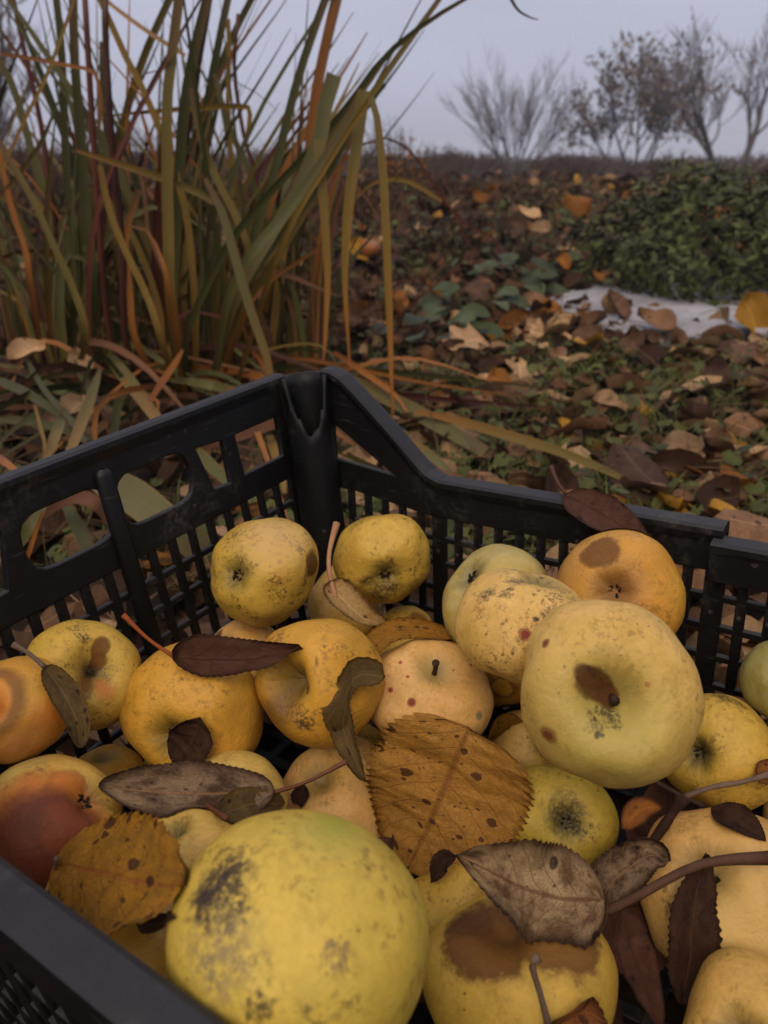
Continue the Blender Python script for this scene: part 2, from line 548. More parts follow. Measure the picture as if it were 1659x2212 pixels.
B['stalk'] = mat_blade('dark_red_stalk', (0.042, 0.014, 0.009), (0.045, 0.013, 0.010), (0.03, 0.011, 0.010), (0.075, 0.026, 0.016))
B['redstalk'] = mat_blade('red_brown_stalk', (0.075, 0.024, 0.014), (0.115, 0.035, 0.022), (0.12, 0.045, 0.035), (0.06, 0.02, 0.014))
B['straw'] = mat_blade('straw', (0.33, 0.22, 0.11), (0.40, 0.28, 0.15), (0.36, 0.25, 0.13), (0.22, 0.13, 0.06))


# ------------------------------------------------------------------ crate frame (needed by the ground too)
C0 = V([-0.06470527, 0.61018965, -0.14968229]) + CAM
E1 = V([-0.56738807, -0.82274001, -0.0342003])     # along the short end wall
E2 = V([0.8205978, -0.56838871, 0.05961146])       # along the long side wall
E3 = V([-0.0684838, 0.00575815, 0.99763561])
CW, CL, CD, DLOW, TAPER = 0.391, 0.60, 0.27, 0.0761, 0.075


# ------------------------------------------------------------------ ground
def sstep(a, b, x):
    x = np.clip((x - a) / (b - a), 0, 1)
    return x * x * (3 - 2 * x)


CB = C0 - E3 * CD


def ground_h(x, y):
    h = 0.018 * mnoise.noise(Vector((x * 1.7, y * 1.7, 0.3))) + 0.008 * mnoise.noise(Vector((x * 6, y * 6, 2.0)))
    r = 0.16 * float(sstep(2.3, 5.0, y)) + 0.05 * float(sstep(5, 14, y))
    r -= 0.030 * 60 * math.tanh(x / 60) * float(sstep(3.5, 14.0, y))
    h = h + r + 0.02 * float(sstep(2, 8, y)) * mnoise.noise(Vector((x * 0.5, y * 0.5, 5.0)))
    # the crate has settled: under it the ground is the crate's own base plane
    p = V([x, y, 0]) - CB
    M2 = np.array([[E1[0], E2[0]], [E1[1], E2[1]]])
    a, b = np.linalg.solve(M2, p[:2])
    z = CB[2] + a * E1[2] + b * E2[2] - 0.004
    dx = max(-a, a - CW, 0)
    dy = max(-b, b - CL, 0)
    k = 1 - float(sstep(0.0, 0.30, math.hypot(dx, dy)))
    return h * (1 - k) + z * k


ys = list(np.arange(-2.5, 4.0, 0.06))
while ys[-1] < 320: ys.append(ys[-1] * 1.09)
NC = 90
gv, gf = [], []
for y in ys:
    hw = max(9.0, 1.6 * y)
    for i in range(NC + 1):
        q = 2 * i / NC - 1
        x = hw * (0.12 * q + 0.88 * q * abs(q))
        gv.append((x, y, ground_h(x, y)))
for j in range(len(ys) - 1):
    for i in range(NC):
        a = j * (NC + 1) + i
        gf.append((a, a + 1, a + NC + 2, a + NC + 1))
tag(link('ground', mesh('ground', gv, gf, None, True, [M['soil']])), kind='structure')


# ------------------------------------------------------------------ generic leaf sheet
def leaf_sheet(mid, side_ref, width, nl=12, nc=6, curl=0.0, fold=0.0, wave=0.0, serr=0.0, serr_n=26, crump=0.0, shape=(0.9, 0.8), seed=0, asym=0.0, twist=0.0):
    """sheet whose midrib follows mid (n x 3); side_ref = normal hint; returns verts, faces, uvs"""
    P = spline(mid, nl)
    T = np.gradient(P, axis=0)
    ph = seed * 1.7
    v, uv = [], []
    for i in range(nl):
        s = i / (nl - 1)
        t = unit(T[i])
        b = unit(np.cross(side_ref, t))
        n = np.cross(t, b)
        if twist:
            a = twist * (s - 0.5)
            b, n = b * math.cos(a) + n * math.sin(a), n * math.cos(a) - b * math.sin(a)
        w = (math.sin(math.pi * min(1, max(0, s)) ** shape[0]) ** shape[1] if 0 < s < 1 else 0.0) * width
        w = max(w, width * 0.015)
        for j in range(nc + 1):
            q = 2 * j / nc - 1
            k = 1.0
            if serr and abs(q) > 0.99:
                saw = (s * serr_n + 0.13 * math.sin(9 * s + ph)) % 1.0
                k = 1 + serr * (math.sin(math.pi * min(1, saw * 1.25) ** 1.4) - 0.6)
            k *= 1 + asym * q
            if abs(q) > 0.6:
                k *= 1 + 0.06 * mnoise.noise(Vector((s * 5 + ph, q * 2, seed)))
            h = fold * abs(q) + curl * q * q + wave * mnoise.noise(Vector((s * 3.2 + ph, q * 1.3 + seed, 0.5))) * (0.3 + abs(q))
            if crump:
                z3 = Vector((s * 9 + ph, q * 3.3, seed + 2.0))
                h += crump * (mnoise.noise(z3) + 0.5 * mnoise.noise(z3 * 2.3))
            v.append(P[i] + b * (q * w * k) + n * (h * width))
            uv.append((0.5 + 0.5 * q, s))
    f = [(i * (nc + 1) + j, i * (nc + 1) + j + 1, (i + 1) * (nc + 1) + j + 1, (i + 1) * (nc + 1) + j) for i in range(nl - 1) for j in range(nc)]
    return v, f, uv


# ------------------------------------------------------------------ far background
def far_row(name, y0, y1, x0, x1, hmin, hmax, count, mat, size, ground_drop=0.0, seed=0):
    r = np.random.default_rng(seed)
    g = Geo()
    for k in range(count):
        y = r.uniform(y0, y1)
        x = r.uniform(x0, x1) * y / y1
        top = hmin + (hmax - hmin) * max(0.05, 0.4 + 1.3 * mnoise.noise(Vector((x * 0.22, seed, 0.2)))) * (0.75 + 0.5 * mnoise.noise(Vector((x * 0.5, seed, 1.2))))
        z = ground_h(x, y) + top * r.random() ** 0.6
        p = V([x, y, z])
        d = unit(V([r.normal() * 0.5, r.normal() * 0.5, 1.0]))
        s = size * r.uniform(0.5, 1.5)
        e = unit(np.cross(d, r.normal(size=3)))
        w = s * 0.14
        g.add([p - e * w, p + e * w, p + d * s + e * w * 0.4, p + d * s - e * w * 0.4], [(0, 1, 2, 3)])
    return tag(g.build(name, mat), kind='stuff')


M['far'] = mat_simple('far_brush', (0.075, 0.058, 0.058), (0.11, 0.088, 0.086), 0.6, 0.9, rnd=0.3, kt=(1, 1, 1))
M['farbrown'] = mat_simple('brown_brush', (0.055, 0.036, 0.028), (0.10, 0.066, 0.05), 1.0, 0.9, rnd=0.35)
far_row('far_woodland', 70, 95, -95, 95, 0.35, 1.1, 22000, M['far'], 0.4, seed=2)
far_row('distant_brush', 28, 40, -45, 45, 0.06, 0.36, 15000, M['farbrown'], 0.2, seed=5)


# ------------------------------------------------------------------ trees
def tree(px, py_base, py_top, spread_px, y, label, name='bare_tree', stems=1, leaves=0, seed=1, fan=0.5, levels=4, trunk_frac=0.25, rad0=0.07, leaf_size=0.06, leaf_top=0.0, lean=0.0, group=None, twig_r=0.004, nchild=(3, 5), up=0.10, narrow=1.0):
    r = random.Random(seed)
    base = at_y(px, py_base, y)
    base[2] = ground_h(base[0], base[1]) - 0.02
    top = at_y(px, py_top, y)[2]
    H = top - base[2]
    half = spread_px / FPX * y / 2
    trunk, crown = Geo(), Geo()
    tips = []

    def grow(p, d, length, r0, lv):
        n = 5
        pts = [p]
        q, dd = p.copy(), d.copy()
        for i in range(n):
            dd = unit(dd + V([r.gauss(0, 0.13 * narrow), r.gauss(0, 0.13 * narrow), r.gauss(0, 0.08) + up]))
            q = q + dd * length / n
            pts.append(q)
        r1 = max(r0 * 0.45, twig_r * 0.5)
        tgt = trunk if lv <= 1 else crown
        tgt.tube(pts, [r0, r1], 6 if lv == 0 else (4 if lv == 1 else 3), cap=False)
        if lv >= levels:
            tips.append((pts[2], pts[-1]))
            return
        for k in range(r.randint(*nchild)):
            i = r.uniform(0.3 if lv else 0.45, 1.0)
            pt = pts[min(n, int(i * n))]
            ax = V([r.gauss(0, 1), r.gauss(0, 1), r.gauss(0, 0.5)])
            nd = unit(d + unit(ax) * r.uniform(0.45, 0.95) * (fan + 0.5) * narrow + V([0, 0, 0.15]))
            grow(pt, nd, length * r.uniform(0.52, 0.74), max(r0 * (1 - 0.5 * i) * 0.62, twig_r), lv + 1)
        grow(pts[-1], dd, length * 0.62, max(r1, twig_r), lv + 1)

    L0 = H * 0.42
    for sidx in range(stems):
        a = (sidx / max(stems - 1, 1) - 0.5) * 2 if stems > 1 else 0
        d = unit(V([a * fan * 1.1 + lean + r.gauss(0, 0.05), r.gauss(0, 0.25 if stems > 1 else 0.06), 1.0]))
        grow(base + V([a * 0.06, r.gauss(0, 0.03), 0]), d, L0 * r.uniform(0.85, 1.1), rad0 * r.uniform(0.7, 1.0), 0)
    # fit the grown crown to the height and spread of the real one
    allv = np.array(trunk.v + crown.v)
    hz = allv[:, 2].max() - base[2]
    hx = np.percentile(np.abs(allv[:, 0] - base[0]), 97)
    sc = V([half / hx, half / hx, H / hz])
    fit = lambda p: base + (V(p) - base) * sc
    trunk.v = [fit(p) for p in trunk.v]
    crown.v = [fit(p) for p in crown.v]
    root = empty(name, base, label, 'tree', group)
    trunk.build('trunk', M['bark'], root, base, True)
    if leaves:
        for k in range(leaves):
            a, b = r.choice(tips)
            p = fit(a + (b - a) * r.uniform(0.2, 1.1))
            if p[2] - base[2] < leaf_top * H: continue
            n = V([r.gauss(0, 1), r.gauss(0, 1), r.gauss(0, 1)])
            e = unit(np.cross(n, [0.2, 0.3, 1]))
            d = unit(np.cross(n, e))
            s = leaf_size * r.uniform(0.6, 1.3)
            crown.add([p, p + e * s * 0.4 + d * s * 0.5, p + d * s, p - e * s * 0.4 + d * s * 0.5], [(0, 1, 2, 3)], None, 1)
    crown.build('crown', [M['twig'], M['dead_leaf']], root, base)
    return root


tree(1110, 372, 92, 225, 19, 'bare fan-shaped tree with many thin upright stems, farthest from the green shrub', stems=9, seed=6, fan=0.60, levels=3, nchild=(3, 5), rad0=0.028, twig_r=0.0036, up=0.05, narrow=0.55)
tree(1368, 390, 62, 240, 17, 'rounded tree still holding small brown leaves, between two bare trees', stems=5, seed=14, fan=0.72, levels=3, nchild=(4, 6), leaves=3000, leaf_size=0.085, rad0=0.035, up=0.02, narrow=0.9)
tree(1575, 405, -20, 470, 16, 'tall bare tree with a forked trunk rising behind the green shrub', stems=4, seed=23, fan=0.60, levels=4, nchild=(3, 4), leaves=190, leaf_size=0.10, leaf_top=0.5, rad0=0.055, up=0.10, narrow=0.6)
tree(-75, 420, -260, 330, 7.0, 'dark gnarled bare tree at the edge behind the upright iris blades', stems=2, seed=31, fan=0.6, levels=4, rad0=0.085, twig_r=0.004)


# shrubs and brush in the middle distance
def shrub(px, py_base, py_top, w_px, y, label, name='brown_shrub', stems=40, leaves=0, lm=None, seed=0, leaf=0.04, sm=None, depth=0.5, wild=0.25, cat='shrub'):
    r = random.Random(seed)
    base = at_y(px, py_base, y)
    base[2] = ground_h(base[0], base[1]) - 0.01
    H = at_y(px, py_top, y)[2] - base[2]
    hw = w_px / FPX * y / 2
    g, lf = Geo(), Geo()
    for k in range(stems):
        a = r.uniform(0, 2 * math.pi)
        q = math.sqrt(r.random())
        foot = base + V([math.cos(a) * q * hw * 0.6, math.sin(a) * q * hw * depth * 0.6, 0])
        hh = H * (1 - 0.45 * q * q) * r.uniform(0.55, 1.0)
        tip = foot + V([math.cos(a) * q * hw * 0.5 + r.gauss(0, wild) * hw * 0.4, r.gauss(0, wild) * hw * 0.4, hh])
        mid = (foot + tip) / 2 + V([r.gauss(0, 0.06) * hw, r.gauss(0, 0.06) * hw, 0])
        pts = spline([foot, mid, tip], 7)
        rr = 0.0022 * y / 6 + 0.0015
        g.tube(pts, [rr * 1.4, rr * 0.4], 3, cap=False)
        for b in range(3):
            i = r.randint(2, 5)
            d = unit(V([r.gauss(0, 1), r.gauss(0, 1), 0.9]))
            g.tube([pts[i], pts[i] + d * hh * 0.16, pts[i] + d * hh * 0.28 + V([0, 0, hh * 0.05])], [rr * 0.7, rr * 0.3], 3, cap=False)
        for b in range(max(0, leaves // stems)):
            i = r.uniform(1.5, 6)
            p = pts[int(i)] + V([r.gauss(0, 0.07), r.gauss(0, 0.07), r.gauss(0, 0.05)]) * hw
            n = V([r.gauss(0, 1), r.gauss(0, 1), r.gauss(0, 1) + 0.6])
            e = unit(np.cross(n, [0.3, 0.2, 1]))
            d = unit(np.cross(n, e))
            s = leaf * r.uniform(0.6, 1.3)
            lf.add([p, p + e * s * 0.35 + d * s * 0.5, p + d * s, p - e * s * 0.35 + d * s * 0.5], [(0, 1, 2, 3)], [(0.5, 0), (1, 0.5), (0.5, 1), (0, 0.5)])
    root = empty(name, base, label, cat)
    g.build('stem', sm or M['farbrown'], root, base)
    if lf.v: lf.build('foliage', lm or M['dead_leaf'], root, base)
    return root


M['weedmix'] = mat_simple('weed_mix', (0.030, 0.032, 0.012), (0.075, 0.062, 0.026), 4, 0.7, rnd=0.5, kt=(1, 0.95, 0.85))
M['orangef'] = mat_simple('orange_foliage', (0.26, 0.10, 0.02), (0.34, 0.17, 0.04), 4, 0.8, rnd=0.4)
M['brownf'] = mat_simple('brown_foliage', (0.07, 0.040, 0.024), (0.13, 0.072, 0.038), 4, 0.8, rnd=0.4)
shrub(878, 400, 255, 95, 8.0, 'small shrub with orange leaves standing beyond the drooping blades', 'orange_shrub', 26, 420, M['orangef'], 3, 0.045)
shrub(835, 400, 215, 90, 9.5, 'thin brown shrub beside the small orange shrub', seed=8, stems=34)
shrub(590, 410, 285, 230, 11, 'low brown thicket seen between the iris blades', seed=12, stems=90, leaves=500, lm=M['brownf'])
shrub(280, 415, 245, 190, 10, 'reddish brown bush behind the dark iris stalks', seed=15, stems=90, leaves=900, lm=M['brownf'])
shrub(55, 430, 245, 200, 9, 'brown twiggy bush below the gnarled tree', seed=18, stems=110, leaves=500, lm=M['brownf'])
shrub(1000, 385, 318, 170, 17, 'low twiggy growth beside the fan-shaped bare tree', seed=22, stems=60)
shrub(1240, 390, 300, 130, 15, 'leafless undergrowth between the fan-shaped and the rounded tree', seed=27, stems=60)
shrub(1470, 400, 318, 150, 14, 'dark undergrowth between the rounded tree and the forked tree', seed=29, stems=70)


shrub(930, 470, 352, 240, 5.2, 'tangle of brown weeds right of the hanging blades', 'weed_tangle', 70, 700, M['brownf'], 41, 0.035, depth=1.0, wild=0.6, cat='weeds')
shrub(1130, 460, 368, 240, 6.0, 'brown and green weed tangle below the fan-shaped bare tree', 'weed_tangle', 70, 800, M['weedmix'], 43, 0.035, depth=1.0, wild=0.6, cat='weeds')
shrub(720, 480, 345, 260, 4.6, 'dry weed tangle behind the main iris clump', 'weed_tangle', 80, 700, M['brownf'], 45, 0.032, depth=1.0, wild=0.6, cat='weeds')
shrub(430, 490, 320, 360, 4.4, 'dark weed tangle seen between the stalks of the iris clumps', 'weed_tangle', 110, 900, M['brownf'], 47, 0.032, depth=1.0, wild=0.6, cat='weeds')
shrub(130, 490, 300, 330, 4.4, 'dark brown weed tangle behind the looser iris clump', 'weed_tangle', 110, 900, M['brownf'], 49, 0.032, depth=1.0, wild=0.6, cat='weeds')
shrub(1030, 560, 440, 300, 3.3, 'leafy tangle in the middle of the bank above the broad-leaved plants', 'weed_tangle', 60, 700, M['weedmix'], 53, 0.028, depth=0.8, wild=0.6, cat='weeds')
shrub(1600, 402, 345, 160, 12, 'brown undergrowth at the foot of the forked tree', seed=33, stems=70, leaves=300, lm=M['brownf'])


for i, (px, top, w, yy) in enumerate(((660, 318, 90, 22), (770, 326, 110, 26), (955, 330, 90, 24), (1045, 338, 120, 28), (1205, 332, 90, 24), (1295, 340, 110, 30), (1440, 336, 90, 24), (1530, 345, 120, 28), (1640, 338, 100, 24))):
    sh = shrub(px, 372, top - 27 + (px > 1200) * 8, w * 1.25, yy, 'small hazy brown scrub bush on the horizon below the bare trees', 'scrub_bush', 80, 720, M['brownf'], 60 + i, 0.10, depth=0.8, wild=0.5)
    sh['group'] = 'scrub bushes along the horizon'


# the evergreen shrub on the right
def green_shrub():
    r = np.random.default_rng(5)
    y0 = 2.66
    base = at_y(1500, 640, y0)
    base[2] = ground_h(base[0], base[1]) - 0.01
    ax, ay, az = 0.49, 0.49, 0.385
    c = base + V([0.08, 0.05, 0])
    lf, st = Geo(), Geo()
    n = 0
    while n < 7400:
        d = unit(r.normal(size=3))
        if d[2] < -0.12: continue
        q = r.uniform(0.55, 1.0) ** 0.5
        bump = 1 + 0.34 * mnoise.noise(Vector((d[0] * 2.6, d[1] * 2.6, d[2] * 2.6))) + 0.12 * mnoise.noise(Vector((d[0] * 7, d[1] * 7, d[2] * 7 + 3)))
        p = c + d * V([ax, ay, az]) * q * bump
        if p[2] < base[2] + 0.012: continue
        nrm = unit(d * 0.8 + V([0, 0, 0.5]) + r.normal(size=3) * 0.65)
        e = unit(np.cross(nrm, r.normal(size=3)))
        f = np.cross(nrm, e)
        s = r.uniform(0.020, 0.040)
        lf.add([p - f * s * 0.5, p + e * s * 0.26 - nrm * s * 0.08, p + f * s * 0.6 - nrm * s * 0.15, p - e * s * 0.26 - nrm * s * 0.08],
               [(0, 1, 2, 3)], [(0.5, 0), (1, 0.5), (0.5, 1), (0, 0.5)])
        n += 1
    for k in range(80):
        d = unit(r.normal(size=3) * V([1, 1, 0.6]) + V([0, 0, 0.6]))
        tip = c + d * V([ax, ay, az]) * r.uniform(0.75, 1.0)
        if tip[2] < base[2] + 0.03: tip[2] = base[2] + 0.05
        foot = base + V([r.normal() * 0.05, r.normal() * 0.05, -0.01])
        st.tube(spline([foot, (foot + tip) / 2 + V([0, 0, 0.04]), tip], 6), [0.004, 0.0015], 4, cap=False)
    m = mat_simple('shrub_green', (0.026, 0.028, 0.006), (0.074, 0.078, 0.021), 14, 0.5, rnd=0.5, kt=(1, 1, 1))
    root = empty('green_shrub', base, 'dense mounded dark green shrub growing over the pale slab', 'shrub')
    lf.build('foliage', m, root, base)
    st.build('stem', M['bark'], root, base)
    # an old orange leaf caught in it is its own thing, placed later
    return root


green_shrub()


# pale slab under the shrub
def pale_slab():
    g = Geo()
    out = [(1120, 678), (1200, 640), (1290, 622), (1420, 618), (1560, 612), (1700, 618), (1760, 690), (1700, 722), (1560, 728), (1400, 726), (1250, 714), (1150, 700)]
    pts = [at_z(u, v, 0.03) for u, v in out]
    n = len(pts)
    r = random.Random(4)
    fine = []
    for i in range(n):
        a, b = pts[i], pts[(i + 1) % n]
        for k in range(4):
            p = a + (b - a) * k / 4
            fine.append(p + V([r.gauss(0, 0.006), r.gauss(0, 0.012), 0]))
    m = len(fine)
    cen = sum(fine) / m
    top = [V([*(cen + (p - cen) * 0.97)[:2], 0.042 + 0.006 * mnoise.noise(Vector(p * 3))]) for p in fine]
    sh = [V([*p[:2], 0.034]) for p in fine]
    bot = [V([*p[:2], -0.03]) for p in fine]
    v = [V([*cen[:2], 0.045])] + top + sh + bot
    f = [(0, 1 + i, 1 + (i + 1) % m) for i in range(m)]
    for a in (0, m):
        f += [(1 + a + i, 1 + a + m + i, 1 + a + m + (i + 1) % m, 1 + a + (i + 1) % m) for i in range(m)]
    g.add(v, f)
    o = g.build('pale_slab', M['slab'], None, V([*cen[:2], 0]))
    return tag(o, 'pale grey stone slab with ragged edge lying under the green shrub', 'slab')


pale_slab()

# ------------------------------------------------------------------ crate
def wall_pt(O, A, N, a, b):
    """point on a wall: a along A, b down; the wall leans inward (N) going down"""
    return O + A * a + (-E3 + N * TAPER) * b


def panel(name, outline, holes, O, A, N, thick, parent, origin, bev=0.0009):
    """flat moulded plate with rounded holes: filled curve, extruded and bevelled, in wall coordinates (a, b)"""
    cu = bpy.data.curves.new(name, 'CURVE')
    cu.dimensions = '2D'
    cu.fill_mode = 'BOTH'
    cu.extrude = thick / 2 - bev
    cu.bevel_depth = bev
    cu.bevel_resolution = 1

    def rounded(poly, rr):
        out = []
        n = len(poly)
        for i in range(n):
            p0, p, p1 = V(poly[i - 1]), V(poly[i]), V(poly[(i + 1) % n])
            d0, d1 = unit(p0 - p), unit(p1 - p)
            k = min(rr, 0.45 * np.linalg.norm(p0 - p), 0.45 * np.linalg.norm(p1 - p))
            a, b = p + d0 * k, p + d1 * k
            for t in np.linspace(0, 1, 5 if rr > 0.001 else 2):
                out.append((1 - t) ** 2 * a + 2 * t * (1 - t) * p + t * t * b)
        return out

    for poly, rr in [(outline, 0.0015)] + list(holes):
        pts = rounded(poly, rr)
        sp = cu.splines.new('POLY')
        sp.points.add(len(pts) - 1)
        for q, p in zip(sp.points, pts): q.co = (p[0], -p[1], 0, 1)
        sp.use_cyclic_u = True
    tmp = bpy.data.objects.new('tmp', cu)
    COL.objects.link(tmp)
    dg = bpy.context.evaluated_depsgraph_get()
    me = bpy.data.meshes.new_from_object(tmp.evaluated_get(dg))
    bpy.data.objects.remove(tmp)
    me.name = name
    U = E3 - N * TAPER
    Zn = unit(np.cross(A, U))
    mt = Matrix.Identity(4)
    for i in range(3):
        mt[i][0], mt[i][1], mt[i][2], mt[i][3] = A[i], U[i], Zn[i], O[i] - origin[i]
    me.transform(mt)
    me.materials.clear()
    me.materials.append(M['plastic'])
    return link(name, me, parent)


def crate():
    org = C0 + E1 * CW / 2 + E2 * CL / 2 - E3 * CD
    root = empty('plastic_crate', org, 'black plastic harvest crate with lattice walls and tall corners, full of yellow apples', 'crate')
    P = M['plastic']

    def bars(O, A, N, a0, a1, pitch, b0, b1, thick_at=(), wide=0.0062, ribs=(), deep=0.004, skip=None):
        inn = N
        n = int(round((a1 - a0) / pitch))
        down = (-E3 + N * TAPER)
        cache = {}
        for k in range(n + 1):
            a = a0 + (a1 - a0) * k / n
            w = wide * (2.0 if any(abs(a - t) < pitch * 0.5 for t in thick_at) else 1)
            top = b0(a) if callable(b0) else b0
            key = (round(w, 4), round(top, 4))
            p = wall_pt(O, A, N, a, top)
            if key not in cache:
                g = Geo()
                g.box(-A * w / 2 - inn * deep / 2, A * w, inn * deep, down * (b1 - top))
                cache[key] = mesh('bar', g.v, g.f, None, False, [P])
            link('bar', cache[key], root, p - org)
        g = Geo()
        g.box(-down * 0.0025, A * (a1 - a0), N * deep * 0.9, down * 0.005)
        rm = mesh('rib', g.v, g.f, None, False, [P])
        for b in ribs:
            link('rib', rm, root, wall_pt(O, A, N, a0, b) - N * deep * 0.45 - org)

    # --- short end walls with the two-part hand hole
    for O, N in ((C0, E2), (C0 + E2 * CL, -E2)):
        A = E1
        W = CW
        mirror = lambda poly: [(W - a, b) for a, b in poly][::-1]
        out = [(0.020, 0.006), (W - 0.020, 0.006), (W - 0.020, 0.077), (0.020, 0.077)]
        h1 = [(0.131, 0.021), (0.193, 0.0205), (0.193, 0.0575), (0.131, 0.0575)]
        h2 = [(0.086, 0.026), (0.038, 0.026), (0.040, 0.059), (0.085, 0.059)]
        h3 = [(0.124, 0.024), (0.097, 0.026), (0.098, 0.060), (0.116, 0.0585)]
        holes = []
        for h, r in ((h1, 0.016), (h2, 0.001), (h3, 0.0015)):
            holes += [(h, r), (mirror(h), r)]
        panel('hand_hole_panel', out, holes, O, A, N, 0.005, root, org)
        # top rail: an outward-turned lip with a rounded edge
        g = Geo()
        sec = [(-0.0045, 0.0005), (-0.004, 0.0035), (-0.0015, 0.005), (0.006, 0.005), (0.0085, 0.0035), (0.009, 0.0), (0.009, -0.010), (0.0065, -0.010), (0.006, -0.001), (-0.0035, -0.006)]
        path = [wall_pt(O, A, N, a, 0.002) for a in np.linspace(0.024, CW - 0.024, 5)]
        g.sweep(path, sec, -N, E3)
        g.build('top_rail', P, root, org)
        # divider post of the hand hole, round-headed and proud of the wall
        g = Geo()
        pts = [wall_pt(O, A, N, 0.198, b) + N * 0.004 for b in (0.0125, 0.0133, 0.016, 0.06, 0.13, 0.245)]
        g.tube(pts, [0.002, 0.0046, 0.0062, 0.0064, 0.0066, 0.007], 10)
        # straight radii along the length
        g.v = []
        g.f = []
        g.uv = []
        g.m = []
        for i, (b, r) in enumerate(((0.0125, 0.002), (0.0135, 0.0046), (0.0165, 0.0062), (0.06, 0.0064), (0.13, 0.0066), (0.245, 0.007))):
            c = wall_pt(O, A, N, 0.198, b) + N * 0.003
            for j in range(12):
                w = 2 * math.pi * j / 12
                g.v.append(c + A * math.cos(w) * r + N * math.sin(w) * r * 0.8)
                g.uv.append((0, 0))
        g.f = [(i * 12 + j, i * 12 + (j + 1) % 12, (i + 1) * 12 + (j + 1) % 12, (i + 1) * 12 + j) for i in range(5) for j in range(12)]
        g.f.append(tuple(range(12)))
        g.m = [0] * len(g.f)
        g.build('divider', P, root, org, True)
        bars(O, A, N, 0.036, CW - 0.036, 0.0182, 0.0765, 0.246, ribs=(0.098, 0.119, 0.140, 0.161, 0.182, 0.203, 0.224))
        g = Geo()
        g.box(wall_pt(O, A, N, 0.012, 0.243) - N * 0.002, A * (CW - 0.024), N * 0.006, -E3 * 0.028)
        g.build('bottom_rail', P, root, org)

    # --- long side walls: high at the corners, low in between
    for O, N in ((C0, E1), (C0 + E1 * CW, -E1)):
        A = E2
        L_ = CL
        top = [(0.020, 0.006), (0.034, 0.007), (0.045, 0.014), (0.124, 0.080), (L_ - 0.124, 0.080), (L_ - 0.045, 0.014), (L_ - 0.034, 0.007), (L_ - 0.020, 0.006)]
        out = top + [(L_ - 0.020, 0.092), (L_ - 0.05, 0.0925), (L_ - 0.12, 0.101), (0.12, 0.101), (0.05, 0.0925), (0.020, 0.092)]
        hole = [(0.029, 0.037), (0.091, 0.0755), (0.029, 0.069)]
        panel('side_panel', out, [(hole, 0.002), ([(L_ - a, b) for a, b in hole][::-1], 0.002)], O, A, N, 0.005, root, org)
        sec = [(-0.006, 0.0), (-0.0055, 0.0035), (-0.003, 0.005), (0.008, 0.005), (0.0115, 0.0035), (0.0125, 0.0), (0.0125, -0.012), (0.010, -0.012), (0.0095, -0.002), (-0.0045, -0.005)]
        sl_ = [(0.024, 0.002), (0.033, 0.0025), (0.042, 0.0065), (0.055, 0.0165), (0.085, 0.0425), (0.108, 0.064), (0.118, 0.0725), (0.128, 0.0763)]
        for mir in (False, True):
            g = Geo()
            g.sweep([wall_pt(O, A, N, (L_ - a) if mir else a, b) for a, b in sl_], sec, -N, E3)
            g.build('sloping_rail', P, root, org)
        mid0, mid1 = 0.128, 0.327
        g = Geo()
        g.sweep([wall_pt(O, A, N, a, 0.0765) for a in np.linspace(mid0, mid1, 5)], sec, -N, E3)
        g.build('top_rail', P, root, org)
        # second length of rail, set in towards the fruit and a little lower
        g = Geo()
        g.sweep([wall_pt(O, A, N, a, 0.083) + N * 0.0075 for a in np.linspace(0.322, L_ - 0.128, 5)], [(a, b) for a, b in sec], -N, E3)
        g.box(wall_pt(O, A, N, 0.322, 0.084) + N * 0.0075, A * (L_ - 0.128 - 0.322), N * 0.005, -E3 * 0.020)
        g.build('inner_rail', P, root, org)
        bars(O, A, N, 0.044, L_ - 0.044, 0.0165, lambda a: 0.090 if a < 0.1 or a > L_ - 0.1 else 0.099, 0.246, thick_at=(0.1275, 0.3275, L_ - 0.1275),
             ribs=(0.1195, 0.140, 0.161, 0.182, 0.203, 0.224))
        g = Geo()
        g.box(wall_pt(O, A, N, 0.012, 0.243) - N * 0.002, A * (L_ - 0.024), N * 0.006, -E3 * 0.028)
        g.build('bottom_rail', P, root, org)

    # --- corner posts: hollow, the back one torn open at the top
    for ci, (O, X, Y) in enumerate(((C0, E1, E2), (C0 + E2 * CL, E1, -E2), (C0 + E1 * CW, -E1, E2), (C0 + E1 * CW + E2 * CL, -E1, -E2))):
        g = Geo()
        nseg, rows, R = 44, 26, 0.0175
        bis = math.pi / 4
        cen = lambda b: O + (X + Y) * 0.0172 + (-E3 + (X + Y) * TAPER) * b
        r = random.Random(40 + ci)
        notch = []
        for j in range(nseg):
            w = 2 * math.pi * j / nseg
            dd = abs(((w - bis + math.pi) % (2 * math.pi)) - math.pi)
            k = max(0.0, 1 - dd / rad(62))
            jag = r.uniform(-0.003, 0.003) if 0 < k < 1 else 0
            notch.append(0.043 * k ** 0.55 + jag * (k > 0) if ci == 0 else 0.0)
        for Rk in (R, R - 0.0028):
            for i in range(rows):
                t = i / (rows - 1)
                for j in range(nseg):
                    w = 2 * math.pi * j / nseg
                    b = notch[j] + (0.262 - notch[j]) * t
                    g.v.append(cen(b) + (X * math.cos(w) + Y * math.sin(w)) * Rk)
                    g.uv.append((0, 0))
        m = rows * nseg
        for i in range(rows - 1):
            for j in range(nseg):
                j2 = (j + 1) % nseg
                g.f.append((i * nseg + j, i * nseg + j2, (i + 1) * nseg + j2, (i + 1) * nseg + j))
                g.f.append((m + i * nseg + j, m + (i + 1) * nseg + j, m + (i + 1) * nseg + j2, m + i * nseg + j2))
        for j in range(nseg):
            j2 = (j + 1) % nseg
            g.f.append((j, m + j, m + j2, j2))
        g.m = [0] * len(g.f)
        g.build('corner_post', M['plastic_post'], root, org, True)
